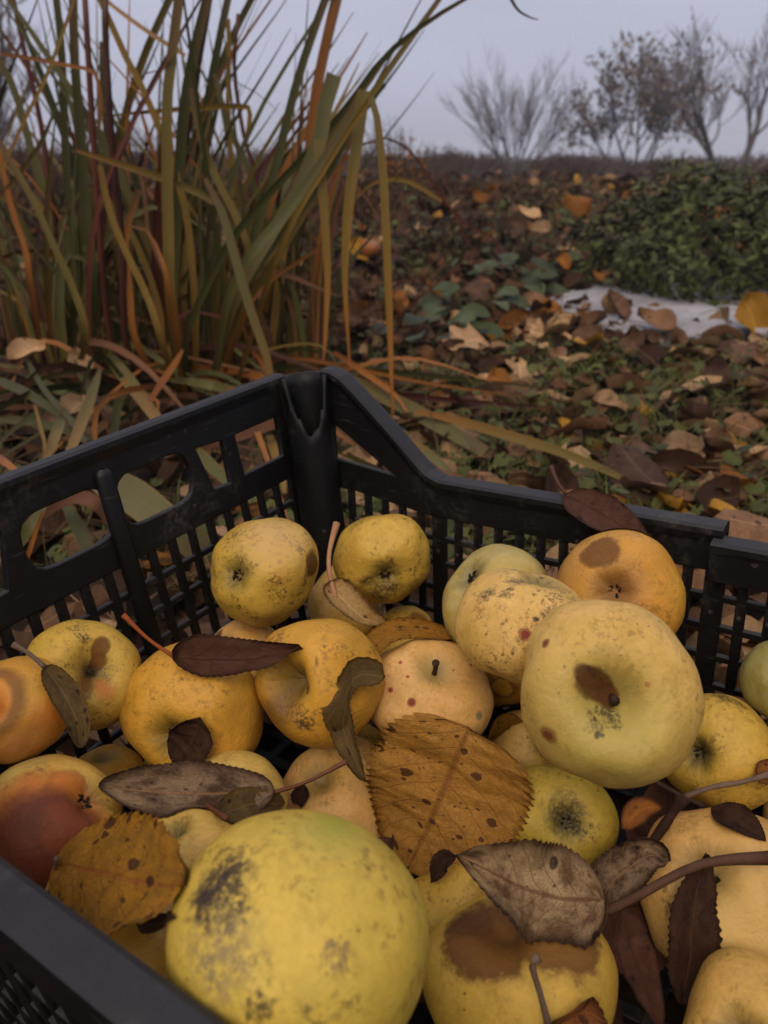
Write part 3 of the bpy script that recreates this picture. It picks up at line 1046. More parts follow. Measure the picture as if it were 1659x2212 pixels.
        # flat flanges where the post meets the two walls
        for A2, B2 in ((X, Y), (Y, X)):
            g = Geo()
            pts = [(0.024, 0.0025), (0.031, 0.0025), (0.033, 0.25), (0.026, 0.25)]
            f0 = [O + A2 * a + (-E3 + B2 * TAPER) * b - B2 * 0.001 for a, b in pts]
            f1 = [p + B2 * 0.0075 for p in f0]
            g.add(f0 + f1, [(0, 1, 2, 3), (7, 6, 5, 4), (0, 4, 5, 1), (1, 5, 6, 2), (2, 6, 7, 3), (3, 7, 4, 0)])
            g.build('post_flange', P, root, org)

    # --- floor
    lo = C0 - E3 * (CD - 0.006)
    i0 = TAPER * CD + 0.004
    g = Geo()
    nx, ny = 14, 22
    ia, ib = CW - 2 * i0, CL - 2 * i0
    for k in range(nx + 1):
        g.box(lo + E1 * (i0 + ia * k / nx - 0.004) + E2 * i0, E1 * 0.008, E2 * ib, E3 * 0.004)
    for k in range(ny + 1):
        g.box(lo + E1 * i0 + E2 * (i0 + ib * k / ny - 0.004) + E3 * 0.0006, E1 * ia, E2 * 0.008, E3 * 0.004)
    g.build('floor_grid', M['plastic_floor'], root, org)
    return root


crate()

# ------------------------------------------------------------------ apples
YG, GOLD, PALE, PEACH, GREEN, ORNG, DEEP = (
    ((0.52, 0.40, 0.085), (0.46, 0.37, 0.075)),
    ((0.54, 0.34, 0.055), (0.48, 0.32, 0.05)),
    ((0.58, 0.46, 0.19), (0.52, 0.40, 0.12)),
    ((0.60, 0.45, 0.22), (0.56, 0.38, 0.14)),
    ((0.36, 0.35, 0.11), (0.43, 0.38, 0.12)),
    ((0.52, 0.30, 0.05), (0.46, 0.31, 0.055)),
    ((0.44, 0.26, 0.035), (0.40, 0.27, 0.045)))
BROWN, BRUISE, DARK, RED, OR, RUST = (0.105, 0.038, 0.005), (0.17, 0.064, 0.008), (0.032, 0.018, 0.012), (0.20, 0.020, 0.008), (0.48, 0.145, 0.018), (0.15, 0.034, 0.010)


def apple_mat(name, cols, seed, patches, freck=0.5, scab=0.15, red=0.0, lent=0.5, green=0.25, cav=(0.13, 0.085, 0.03), calyx_dark=0.7, bloom=0.0):
    t = NT(name)
    cols = [tone(q, K_APPLE) for q in cols]
    P = t.tc('Object')
    so = (seed * 3.71, seed * 1.93, seed * 5.17)
    Q = t.vm('ADD', P, so)
    dirn = t.vm('NORMALIZE', P)
    sep = t.n('SeparateXYZ', {0: P})
    z = sep.outputs[2]
    rxy = t.vm('LENGTH', t.vm('MULTIPLY', P, (1, 1, 0)))
    n1 = t.noise(Q, 1.25, 3, 0.55)
    n2 = t.noise(Q, 4.5, 5, 0.62)
    nf = t.noise(Q, 17, 6, 0.7)
    streak = t.noise(t.vm('MULTIPLY', Q, (7, 7, 1.1)), 1.0, 4, 0.6)
    c = t.mix(t.mr(n1, 0.36, 0.66), cols[0], cols[1])
    c = t.mix(t.mr(n2, 0.42, 0.72, 0, 0.35), c, tuple(x * 1.22 for x in cols[0]))
    c = t.mix(t.mr(n2, 0.5, 0.3, 0, 0.35), c, (cols[1][0] * 0.8, cols[1][1] * 0.82, cols[1][2] * 0.7))
    c = t.mix(t.mr(streak, 0.5, 0.75, 0, 0.22), c, (0.42, 0.24, 0.05))
    c = t.mix(t.mr(nf, 0.40, 0.66, 0, 0.30), c, (cols[1][0] * 0.72, cols[1][1] * 0.66, cols[1][2] * 0.5))
    # greener round the two ends
    c = t.mix(t.mr(rxy, 0.62, 0.12, 0, green), c, (0.30, 0.26, 0.03))
    # russet freckles gathered in drifts
    drift = t.mr(t.noise(Q, 2.4, 3), 0.41, 0.66)
    fr = t.math('MULTIPLY', t.mr(t.noise(t.vm('MULTIPLY', Q, (1, 1, 0.7)), 11, 7, 0.72), 0.52, 0.61), drift)
    c = t.mix(t.math('MULTIPLY', fr, min(1, freck * 1.45)), c, (0.115, 0.048, 0.012))
    # lenticels
    vo = t.n('TexVoronoi', {'Vector': t.vm('ADD', Q, t.vm('SCALE', t.noise(Q, 5, 2, col=True), scale=0.12)), 'Scale': 7.5})
    vc = t.n('SeparateColor', {0: vo.outputs['Color']})
    lm = t.math('MULTIPLY', t.mr(t.math('SUBTRACT', vo.outputs['Distance'], t.math('MULTIPLY', vc.outputs[1], 0.09)), 0.055, 0.015), t.mr(vc.outputs[0], 0.5, 0.52))
    c = t.mix(t.math('MULTIPLY', lm, min(1, lent * 1.4)), c, (0.09, 0.036, 0.01))
    # sooty scab, broken up
    sc = t.math('MULTIPLY', t.mr(t.noise(Q, 2.1, 2), 0.56, 0.66), t.mr(nf, 0.49, 0.57))
    c = t.mix(t.math('MULTIPLY', sc, min(1, scab * 3.0)), c, (0.04, 0.022, 0.014))
    # red spots
    if red > 0:
        v2 = t.n('TexVoronoi', {'Vector': Q, 'Scale': 4.6})
        v2c = t.n('SeparateColor', {0: v2.outputs['Color']})
        rr = t.math('ADD', t.math('MULTIPLY', t.math('POWER', v2c.outputs[1], 3.0), 0.17), 0.055)
        dd = t.math('SUBTRACT', v2.outputs['Distance'], rr)
        on = t.mr(v2c.outputs[0], 1 - red, 1.02 - red)
        c = t.mix(t.math('MULTIPLY', t.math('MULTIPLY', t.mr(dd, 0.03, -0.02), on), 0.85), c, (0.34, 0.04, 0.016))
        c = t.mix(t.math('MULTIPLY', t.math('MULTIPLY', t.mr(dd, -0.06, -0.12), on), 0.8), c, (0.07, 0.016, 0.01))
    # cavities: russet rays round the stem, dark felt round the withered flower
    top = t.mr(z, 0.0, 0.3)
    ang = t.math('ARCTAN2', sep.outputs[1], sep.outputs[0])
    rays = t.noise(t.n('CombineXYZ', {0: t.math('SINE', ang), 1: t.math('COSINE', ang), 2: t.math('MULTIPLY', rxy, 0.6)}).outputs[0], 7.0, 4, 0.7)
    rim = t.math('ADD', rxy, t.math('MULTIPLY', t.math('SUBTRACT', rays, 0.5), 0.42))
    c = t.mix(t.math('MULTIPLY', t.mr(rim, 0.40, 0.10), t.math('MULTIPLY', top, 0.75)), c, cav)
    bot = t.mr(z, 0.0, -0.3)
    c = t.mix(t.math('MULTIPLY', t.mr(rim, 0.42, 0.10), t.math('MULTIPLY', bot, calyx_dark)), c, (0.06, 0.05, 0.02))
    # individual blemishes
    wc = t.vm('SUBTRACT', t.noise(Q, 3.0, 3, 0.6, col=True), (0.5, 0.5, 0.5))
    wf = t.vm('SUBTRACT', t.noise(Q, 9.0, 6, 0.7, col=True), (0.5, 0.5, 0.5))
    dw = {}
    wet = 0.0
    order = {'soft': 0, 'ring': 1, 'flat': 2, 'scab': 3}
    for (dv, r, col, soft, amp, kind) in sorted(patches, key=lambda q: order[q[5]]):
        key = (amp, kind == 'scab')
        if key not in dw:
            base = t.vm('ADD', dirn, t.vm('SCALE', wc, scale=amp))
            dw[key] = t.vm('ADD', base, t.vm('SCALE', wf, scale=amp * (1.6 if kind == 'scab' else 0.35)))
        d = t.vm('DISTANCE', dw[key], tuple(float(x) for x in dv))
        mk = t.mr(d, r + soft * r, r - soft * r)
        if kind == 'scab':
            mk = t.math('MULTIPLY', mk, t.mr(nf, 0.38, 0.52))
        if kind == 'ring':
            mk = t.math('MULTIPLY', mk, t.mr(d, r * 0.62, r * 0.74))
        if kind == 'flat':
            wet = mk if not wet else t.math('MAXIMUM', wet, mk)
            cc = t.mix(t.mr(nf, 0.4, 0.7, 0, 0.4), col, tuple(x * 0.62 for x in col))
            c = t.mix(t.math('MULTIPLY', mk, 0.96), c, cc)
            ring_ = t.math('MULTIPLY', t.mr(d, r * 1.18, r * 1.0), t.mr(d, r * 0.8, r * 0.98))
            c = t.mix(t.math('MULTIPLY', ring_, 0.35), c, tuple(x * 0.45 for x in col))
        else:
            c = t.mix(t.math('MULTIPLY', mk, 0.82), c, col)
    if bloom:
        c = t.mix(t.mr(n2, 0.35, 0.7, 0, bloom), c, (0.5, 0.45, 0.36))
    rough = t.mr(nf, 0.3, 0.7, 0.31, 0.46)
    if wet: rough = t.math('ADD', rough, t.math('MULTIPLY', wet, 0.22))
    h = t.math('ADD', t.math('MULTIPLY', nf, 0.35), t.math('MULTIPLY', n2, 0.6))
    h = t.math('SUBTRACT', h, t.math('MULTIPLY', fr, 0.25))
    h = t.math('ADD', h, t.math('MULTIPLY', t.noise(Q, 60, 2, 0.6), 0.10))
    m = t.bsdf(c, rough, t.bump(h, 0.22, 0.06), Specular_IOR_Level=0.28, Subsurface_Weight=0.05, Subsurface_Scale=0.003)
    m.node_tree.nodes['Principled BSDF'].inputs['Subsurface Radius'].default_value = (1.0, 0.6, 0.25)
    return m


AP = {}          # name -> (centre, R, object, world rotation)
APPLE_V, APPLE_F = [], []
GRP = 'yellow apples heaped in the black crate'


def sphere_hit(c, R, u, v):
    r = unit(ray(u, v))
    oc = CAM - c
    b = np.dot(oc, r)
    k = b * b - (np.dot(oc, oc) - R * R)
    s = -b - math.sqrt(k) if k > 0 else -b
    return unit(CAM + r * s - c)


def apple(key, c, R, label, cols, axis, end='s', spin=0.0, hz=0.90, dS=0.30, dC=0.22, taper=0.05, lob=0.05, lumpy=0.10, patches=(), dents=(), grow=1.0,
          stem=None, calyx=True, res=(56, 40), ell=1.0, skew=1.0, seed=None, squash=None, **mk):
    """axis: pixel at which the stem ('s') or flower ('c') end shows, or a world direction"""
    c = V(c)
    seed = seed if seed is not None else sum(map(ord, key))
    R = R * grow
    d = sphere_hit(c, R, *axis) if len(axis) == 2 else unit(V(axis))
    zax = d if end == 's' else -d
    x = unit(np.cross(zax, V([0.3, 0.9, 0.2])))
    y = np.cross(zax, x)
    x, y = x * math.cos(spin) + y * math.sin(spin), y * math.cos(spin) - x * math.sin(spin)
    RM = np.array([x, y, zax]).T                      # local -> world
    loc = lambda u, v: RM.T @ sphere_hit(c, R, u, v)
    pl = [(loc(p[0], p[1]), p[2] / FPX * np.dot(c - CAM, FW) / R, p[3], p[4] if len(p) > 4 else 0.25, p[5] if len(p) > 5 else 0.12, p[6] if len(p) > 6 else 'flat') for p in patches]
    dl = [(loc(q[0], q[1]), q[2], q[3]) for q in dents]
    ns, nr = res
    verts = []
    rr = random.Random(seed)
    ph = rr.uniform(0, 6)
    off = Vector((seed * 0.37 % 50, seed * 0.91 % 50, 1.3))
    tilt = (rr.gauss(0, 0.09) * skew, rr.gauss(0, 0.09) * skew)
    dl += [(q[0], 0.035, q[1] * 1.1) for q in pl if q[5] == 'flat' and q[1] > 0.18]
    def surf(th, f):
        st, ct = math.sin(th), math.cos(th)
        low = ((1 - ct) / 2) ** 2
        rho = st * (1 + taper * ct) * (1 + lob * math.cos(5 * f + ph) * low + ell * (0.032 * math.cos(2 * f + ph) + 0.018 * math.cos(3 * f + 2 * ph)))
        zz = ct * hz - dS * math.exp(-(th / 0.34) ** 1.7) + dC * 1.35 * math.exp(-((math.pi - th) / 0.31) ** 1.6) * (1 + 0.5 * lob * math.cos(5 * f + ph))
        p = V([rho * math.cos(f), rho * math.sin(f), zz])
        p[2] += tilt[0] * p[0] + tilt[1] * p[1]
        q = Vector(p)
        k = 1 + 1.2 * lumpy * mnoise.noise(q * 0.95 + off) + lumpy * 0.4 * mnoise.noise(q * 2.6 + off)
        p = p * k
        dn = unit(V([st * math.cos(f), st * math.sin(f), ct]))
        for (dv, dep, wid) in dl:
            p = p - dv * dep * math.exp(-np.dot(dn - dv, dn - dv) / wid ** 2)
        return p
    verts.append(surf(0.0, 0))
    for i in range(1, nr):
        th = math.pi * i / nr
        # denser rows near the two ends
        th = th - 0.35 * math.sin(2 * th) * 0.5
        for j in range(ns):
            verts.append(surf(th, 2 * math.pi * j / ns))
    verts.append(surf(math.pi, 0))
    last = len(verts) - 1
    faces = [(0, 1 + j, 1 + (j + 1) % ns) for j in range(ns)]
    for i in range(nr - 2):
        a = 1 + i * ns
        faces += [(a + j, a + ns + j, a + ns + (j + 1) % ns, a + (j + 1) % ns) for j in range(ns)]
    a = 1 + (nr - 2) * ns
    faces += [(a + j, last, a + (j + 1) % ns) for j in range(ns)]
    m = apple_mat('apple_skin', cols, seed, pl, **mk)
    o = link('apple', mesh('apple', verts, faces, None, True, [m]))
    mt = Matrix.Identity(4)
    for i in range(3):
        for k in range(3): mt[i][k] = RM[i][k] * R
        mt[i][3] = c[i]
    o.matrix_world = mt
    tag(o, label, 'apple', GRP)
    wv = [RM @ (V(p) * R) + c for p in verts]
    base = len(APPLE_V)
    APPLE_V.extend(wv)
    APPLE_F.extend([tuple(i + base for i in f) for f in faces])
    AP[key] = (c, R, o, RM)
    if stem:
        g = Geo()
        z0 = verts[0][2]
        ln, bx, by = stem
        pts = spline([V([0, 0, z0 - 0.03]), V([bx * 0.3, by * 0.3, z0 + ln * 0.5]), V([bx, by, z0 + ln])], 7)
        g.tube(pts, [0.05, 0.038, 0.04, 0.062], 8)
        s = g.build('stem', M['stem'], o, (0, 0, 0), True)
    if calyx:
        g = Geo()
        z1 = verts[last][2]
        for k in range(5):
            f = 2 * math.pi * k / 5 + rr.uniform(-0.25, 0.25)
            dr = V([math.cos(f), math.sin(f), 0])
            sd = V([-math.sin(f), math.cos(f), 0])
            ln = rr.uniform(0.10, 0.16)
            mid = [dr * 0.02 + V([0, 0, z1 + 0.02]), dr * ln * 0.55 + V([0, 0, z1 - 0.05]), dr * ln * rr.uniform(0.7, 1.1) + sd * rr.uniform(-0.06, 0.06) + V([0, 0, z1 - rr.uniform(0.03, 0.09)])]
            v, ff, uv = leaf_sheet(mid, dr, 0.042, 6, 2, curl=0.3, shape=(0.8, 0.7), seed=seed + k)
            g.add(v, ff, uv)
        for k in range(9):
            f = rr.uniform(0, 6.28)
            p = V([math.cos(f) * 0.05, math.sin(f) * 0.05, z1 + 0.02])
            g.tube([p, p * V([1.3, 1.3, 1]) + V([rr.gauss(0, 0.02), rr.gauss(0, 0.02), -0.09])], [0.010, 0.006], 4)
        g.build('calyx', M['calyx'], o, (0, 0, 0), True)
    return o


POS = {
'a1': (-0.0837, 0.4623, 0.1784, 0.0379), 'a2': (-0.0021, 0.5023, 0.1647, 0.0359), 'a3': (0.0692, 0.4304, 0.1746, 0.0362), 'a4': (0.0759, 0.3664, 0.1959, 0.0341),
'a5': (0.1433, 0.4094, 0.1905, 0.0375), 'a6': (0.1021, 0.2906, 0.2047, 0.0412), 'a7': (0.0248, 0.3912, 0.1270, 0.0380), 'a8': (-0.1737, 0.3679, 0.1643, 0.0313),
'a9': (-0.1904, 0.3178, 0.1807, 0.0264), 'a10': (-0.1133, 0.3649, 0.1384, 0.0381), 'a11': (-0.0395, 0.3742, 0.1531, 0.0363), 'a12': (-0.1028, 0.4567, 0.1130, 0.0290),
'a13': (-0.0326, 0.5373, 0.1090, 0.0296), 'a14': (0.0138, 0.5080, 0.0902, 0.0269), 'a15': (0.0829, 0.4513, 0.1113, 0.0344), 'a16': (0.0955, 0.3982, 0.0695, 0.0318),
'a17': (0.0987, 0.3369, 0.0778, 0.0322), 'a18': (0.1873, 0.3461, 0.1214, 0.0330), 'a19': (0.2306, 0.3616, 0.1541, 0.0260), 'a20': (0.1690, 0.2723, 0.0890, 0.0455),
'a21': (0.2474, 0.3271, 0.0796, 0.0312), 'a22': (0.1532, 0.1992, 0.0958, 0.0325), 'a23': (0.0569, 0.2279, 0.0935, 0.0409), 'a24': (0.0347, 0.2833, 0.0627, 0.0287),
'a25': (-0.0311, 0.1794, 0.1895, 0.0429), 'a26': (-0.0964, 0.2676, 0.1258, 0.0270), 'a27': (-0.1637, 0.2824, 0.1384, 0.0338), 'a28': (-0.0821, 0.3163, 0.1181, 0.0271),
'a29': (-0.0296, 0.3603, 0.0733, 0.0371), 'a30': (-0.1736, 0.3613, 0.0901, 0.0225), 'a31': (-0.0994, 0.2208, 0.1340, 0.0231)}


def A_(key, label, cols, axis, end='s', **k):
    p = POS[key]
    return apple(key, p[:3], p[3], label, cols, axis, end, **k)


A_('a1', 'yellow apple below the torn corner post, its dark shrivelled flower end facing the end wall', YG, (497, 1245), 'c', hz=0.97, taper=0.10, dC=0.2, freck=0.7, scab=0.3, lumpy=0.09,
   patches=[(668, 1216, 26, BROWN, 0.15, 0.25), (590, 1150, 60, (0.55, 0.33, 0.12), 0.9, 0.2, 'soft')])
A_('a2', 'yellow apple leaning on the back lattice wall, its flower end turned to the camera', YG, (835, 1252), 'c', hz=0.95, dC=0.2, freck=0.6, scab=0.25, lumpy=0.09, taper=0.06,
   patches=[(785, 1265, 14, DARK, 0.5, 0.1, 'scab'), (820, 1300, 30, DARK, 0.5, 0.2, 'scab'), (860, 1285, 18, DARK, 0.5, 0.2, 'scab')], dents=[(880, 1240, 0.06, 0.35)])
A_('a3', 'smooth pale green apple half hidden behind a lumpy freckled yellow one', GREEN, (1000, 1228), 'c', hz=0.95, freck=0.12, scab=0.0, lent=0.2, bloom=0.2, taper=0.08)
A_('a4', 'lumpy pale yellow apple with scattered black scabs, showing neither stem nor flower end', PALE, (-0.35, -0.1, -0.9), 's', hz=0.97, lumpy=0.13, freck=0.8, scab=0.22, lent=0.7, calyx=False, taper=0.1,
   patches=[(1135, 1370, 11, RED, 0.4, 0.05), (1122, 1240, 22, DARK, 0.5, 0.3, 'scab'), (1050, 1275, 20, DARK, 0.5, 0.3, 'scab'), (1190, 1328, 16, DARK, 0.4, 0.3, 'scab'), (1095, 1275, 14, DARK, 0.5, 0.3, 'scab'), (1160, 1335, 6, DARK, 0.4, 0.2), (1068, 1440, 10, DARK, 0.5, 0.2, 'scab')],
   dents=[(1240, 1330, -0.08, 0.4), (1010, 1330, 0.05, 0.4)])
A_('a5', 'orange tinged apple under the leaf on the back rim, brown mark on its shoulder', ORNG, (1318, 1277), 'c', hz=0.86, dC=0.26, freck=0.35, lumpy=0.07, green=0.1,
   patches=[(1290, 1180, 46, BRUISE, 0.12, 0.3), (1340, 1265, 52, (0.28, 0.11, 0.035), 0.8, 0.2, 'soft'), (1215, 1225, 60, (0.40, 0.20, 0.05), 0.7, 0.2, 'soft')])
A_('a6', 'large pale yellow apple topping the heap, brown leaf-shaped stain beside its stem cavity', PALE, (1338, 1515), 's', spin=1.57, ell=0.5, skew=0.3, hz=0.86, dS=0.46, freck=0.45, scab=0.10, lent=0.6, lumpy=0.10, red=0.22, green=0.30, cav=(0.10, 0.055, 0.02), stem=(0.14, 0.03, 0.02), res=(88, 60),
   patches=[(1283, 1476, 54, BROWN, 0.10, 0.16), (1256, 1450, 30, BROWN, 0.12, 0.16), (1318, 1508, 50, BROWN, 0.12, 0.14), (1178, 1592, 17, RUST, 0.5, 0.08), (1300, 1572, 34, DARK, 0.4, 0.4, 'scab'), (1345, 1588, 16, DARK, 0.4, 0.3, 'scab'), (1293, 1618, 12, DARK, 0.4, 0.3, 'scab'), (1185, 1395, 9, RUST, 0.4, 0.1), (1262, 1430, 9, DARK, 0.4, 0.2, 'scab'),
            (1310, 1610, 160, (0.40, 0.30, 0.06), 0.6, 0.2, 'soft')])
A_('a7', 'pale cream apple speckled with red spots, short brown stem upright', PEACH, (948, 1425), 's', hz=0.90, dS=0.26, freck=0.25, scab=0.05, lent=0.3, red=0.62, green=0.08, cav=(0.30, 0.22, 0.07), stem=(0.34, 0.03, 0.05),
   patches=[(887, 1518, 9, RED, 0.3, 0.05), (1022, 1540, 7, (0.20, 0.17, 0.09), 0.4, 0.05)], taper=0.10)
A_('a8', 'yellow apple against the lattice end wall with a brown streaked stem cavity and orange blush', YG, (216, 1444), 's', hz=0.86, dS=0.44, freck=0.6, scab=0.2, lumpy=0.08, stem=(0.10, 0.02, 0.01), grow=1.02,
   patches=[(230, 1380, 24, BRUISE, 0.14, 0.10), (234, 1412, 28, BRUISE, 0.14, 0.10), (188, 1490, 26, BRUISE, 0.4, 0.4), (214, 1442, 30, (0.05, 0.024, 0.008), 0.6, 0.15), (243, 1502, 22, OR, 0.6, 0.15, 'soft'), (180, 1365, 12, DARK, 0.4, 0.3, 'scab')], dents=[(205, 1400, 0.10, 0.22)])
A_('a9', 'orange yellow apple cut off by the edge of the photo, brown band round its cheek', ORNG, (-45, 1545), 'c', hz=0.92, freck=0.25, green=0.0, grow=1.0,
   patches=[(-45, 1515, 92, BRUISE, 0.10, 0.12, 'ring'), (-30, 1520, 50, OR, 0.4, 0.1, 'soft'), (115, 1545, 40, OR, 0.7, 0.2, 'soft'), (40, 1620, 60, (0.42, 0.16, 0.04), 0.6, 0.2, 'soft')])
A_('a10', 'broad golden apple carrying a dark folded leaf on its top', GOLD, (357, 1612), 'c', hz=0.94, dC=0.24, freck=0.4, scab=0.12, lumpy=0.11, grow=1.03,
   patches=[(377, 1470, 9, DARK, 0.5, 0.4, 'scab'), (390, 1465, 7, DARK, 0.5, 0.4, 'scab')])
A_('a11', 'golden bean-shaped apple with a deep dent in its flank, under the pale curled leaf', GOLD, (604, 1470), 'c', hz=1.05, dC=0.36, freck=0.4, scab=0.2, lumpy=0.07, taper=0.02, calyx=False,
   patches=[(588, 1545, 50, (0.11, 0.05, 0.012), 0.6, 0.2, 'soft'), (600, 1480, 36, (0.16, 0.09, 0.02), 0.7, 0.2, 'soft'), (650, 1560, 22, DARK, 0.5, 0.4, 'scab')], dents=[(606, 1490, 0.24, 0.42)])
A_('a12', 'small pale peach apple wedged beneath the yellow one by the corner post', PEACH, (0.4, 0.5, -0.8), 's', freck=0.3, patches=[(452, 1365, 22, BROWN, 0.2, 0.2)])
A_('a13', 'pale apple low in the back corner behind the pink-stemmed curled leaf', PALE, (0.2, 0.6, -0.7), 's', freck=0.4)
A_('a14', 'small apple mostly hidden beneath the one leaning on the back wall', YG, (0.7, 0.1, -0.6), 'c', freck=0.5, patches=[(905, 1350, 26, BRUISE, 0.2, 0.2)])
A_('a15', 'golden apple showing only its brown banded lower edge below the lumpy freckled one', DEEP, (0.5, -0.2, -0.8), 'c', freck=0.3, calyx=False, patches=[(1085, 1488, 30, BRUISE, 0.2, 0.2, 'ring')])
A_('a16', 'pale apple deep between the red speckled apple and the large top apple', PALE, (-0.3, 0.4, -0.7), 's', freck=0.5, scab=0.2)
A_('a17', 'yellow green apple with its sooty flower end up, beside the big ochre leaf', ((0.50, 0.42, 0.075), (0.44, 0.39, 0.07)), (1236, 1777), 'c', hz=0.92, dC=0.26, freck=0.45, scab=0.1, lumpy=0.085, calyx_dark=0.5, grow=1.03,
   patches=[(1232, 1770, 30, (0.16, 0.15, 0.08), 0.9, 0.3, 'soft'), (1225, 1760, 40, DARK, 0.7, 0.5, 'scab'), (1265, 1790, 24, DARK, 0.6, 0.5, 'scab')])
A_('a18', 'yellow green apple behind the large top apple, dark flower hollow on its near side', YG, (1487, 1632), 'c', hz=0.92, dC=0.3, freck=0.5, scab=0.16, lumpy=0.07,
   patches=[(1560, 1500, 22, DARK, 0.5, 0.4, 'scab'), (1600, 1515, 18, DARK, 0.5, 0.4, 'scab'), (1490, 1625, 30, (0.05, 0.04, 0.02), 0.7, 0.3, 'soft')])
A_('a19', 'small green apple at the far end of the back lattice wall', ((0.24, 0.27, 0.09), (0.30, 0.31, 0.08)), (0.3, 0.2, 0.9), 's', freck=0.1, scab=0.0, bloom=0.15)
A_('a20', 'big smooth pale peach apple under the dark twig, beside the upright dark leaf', ((0.62, 0.44, 0.20), (0.58, 0.40, 0.15)), (0.5, 0.25, -0.8), 's', hz=0.98, freck=0.3, scab=0.10, lent=0.45, red=0.12, green=0.0, grow=0.98, res=(80, 56),
   patches=[(1440, 1960, 24, DARK, 0.5, 0.4, 'scab'), (1480, 1985, 20, DARK, 0.5, 0.4, 'scab'), (1420, 1790, 10, DARK, 0.4, 0.3, 'scab'), (1600, 2050, 170, (0.56, 0.36, 0.10), 0.7, 0.2, 'soft')])
A_('a21', 'pale apple of which only a sliver shows past the big peach apple', PEACH, (0.2, 0.3, 0.9), 's', freck=0.2)
A_('a22', 'pale yellow apple in the near corner under the upright dark leaf', ((0.58, 0.44, 0.16), (0.52, 0.38, 0.12)), (0.6, 0.3, -0.7), 's', freck=0.35, scab=0.08)
A_('a23', 'half rotten apple with a brown collapsed top under the curled grey-brown leaf', YG, (1085, 1955), 's', hz=0.92, dS=0.30, freck=0.3, scab=0.05, lumpy=0.07, cav=(0.12, 0.06, 0.02), res=(80, 56),
   patches=[(1050, 1985, 118, (0.155, 0.058, 0.008), 0.06, 0.40), (1210, 2005, 92, (0.19, 0.078, 0.011), 0.06, 0.34), (1000, 1960, 50, (0.09, 0.034, 0.007), 0.5, 0.3), (1040, 2110, 9, (0.24, 0.07, 0.03), 0.3, 0.4)])
A_('a24', 'yellow apple low between the big green-yellow apple and the half rotten one', YG, (978, 2074), 'c', freck=0.6, scab=0.1)
A_('a25', 'largest nearest apple, green-yellow with a smeared black scab on its cheek', ((0.55, 0.47, 0.10), (0.50, 0.45, 0.10)), (0.25, 0.3, 0.95), 's', hz=0.95, dS=0.03, dC=0.05, freck=0.4, scab=0.2, lent=0.4, green=0.0, cav=(0.46, 0.36, 0.06), lob=0.01, ell=0.15, skew=0.1, lumpy=0.025, calyx=False, res=(96, 64), grow=1.02,
   patches=[(470, 1925, 62, DARK, 0.4, 0.30, 'scab'), (505, 1875, 48, DARK, 0.4, 0.34, 'scab'), (430, 1960, 40, DARK, 0.4, 0.34, 'scab'), (448, 1930, 34, (0.05, 0.032, 0.024), 0.5, 0.35), (490, 1900, 18, (0.05, 0.032, 0.024), 0.6, 0.4), (505, 1960, 26, DARK, 0.5, 0.4, 'scab'), (470, 2080, 60, (0.20, 0.14, 0.07), 0.8, 0.4, 'scab'), (725, 2070, 26, (0.16, 0.10, 0.05), 0.5, 0.4, 'scab'), (740, 1765, 50, (0.36, 0.33, 0.03), 0.8, 0.2, 'soft'), (560, 2180, 20, DARK, 0.5, 0.3, 'scab')])
A_('a26', 'pale yellow apple behind the orange spotted leaf', ((0.60, 0.47, 0.14), (0.56, 0.42, 0.12)), (0.2, -0.1, -0.9), 's', freck=0.3, red=0.15, calyx=False)
A_('a27', 'apple rotted red-brown over most of its side, dark tufted flower end on the edge', ((0.55, 0.42, 0.12), (0.50, 0.34, 0.08)), (212, 1712), 'c', hz=0.95, dC=0.2, freck=0.5, scab=0.15, lumpy=0.05, grow=1.0, res=(72, 50),
   patches=[(100, 1800, 140, OR, 0.14, 0.28), (160, 1690, 55, OR, 0.20, 0.3), (92, 1845, 132, (0.125, 0.023, 0.005), 0.16, 0.24), (140, 1785, 66, (0.17, 0.034, 0.007), 0.2, 0.3), (60, 1760, 34, (0.10, 0.03, 0.01), 0.5, 0.5, 'scab'), (30, 1640, 60, (0.50, 0.36, 0.10), 0.6, 0.4, 'soft')])
A_('a28', 'pale yellow apple beneath the large mottled brown leaf', ((0.58, 0.46, 0.16), (0.50, 0.42, 0.12)), (0.0, 0.5, -0.8), 's', freck=0.3)
A_('a29', 'peach coloured apple in front of the dark gap, crossed by a reddish leaf stalk', PEACH, (0.4, 0.2, -0.8), 'c', freck=0.4, scab=0.15, calyx=False)
A_('a30', 'small golden apple deep under the dark leaf by the end wall', GOLD, (0.1, 0.3, 0.9), 's', freck=0.2, calyx=False)
A_('a31', 'golden apple down beside the near rim, below the orange spotted leaf', DEEP, (0.2, -0.4, -0.8), 's', freck=0.2, calyx=False)
for i, (p, R, lab) in enumerate((
        ((-0.0399, 0.2490, 0.0723), 0.038, 'deep lying apple glimpsed beneath the largest nearest apple'),
        ((-0.1255, 0.3904, 0.0606), 0.038, 'apple on the crate floor beneath the broad golden apple'),
        ((-0.0519, 0.4842, 0.0664), 0.038, 'apple on the crate floor in the back corner'),
        ((-0.1390, 0.2862, 0.0646), 0.038, 'apple on the crate floor beneath the red-brown rotted one'),
        ((0.0149, 0.4425, 0.0701), 0.038, 'apple on the crate floor beneath the red speckled one'),
        ((0.1462, 0.4067, 0.1169), 0.035, 'yellow apple under the orange tinged one by the back wall'))):
    apple('f%d' % i, p, R, lab, DEEP if i % 2 else YG, (0.3, 0.2, 0.9 - 0.3 * i), 's', freck=0.4, calyx=False, res=(36, 26))

BVH = BVHTree.FromPolygons([tuple(p) for p in APPLE_V], APPLE_F)


def hit_depth(u, v):
    r = ray(u, v)
    h = BVH.ray_cast(Vector(CAM), Vector(unit(r)))
    if h[0] is None: return None
    return float(np.dot(V(h[0]) - CAM, FW))


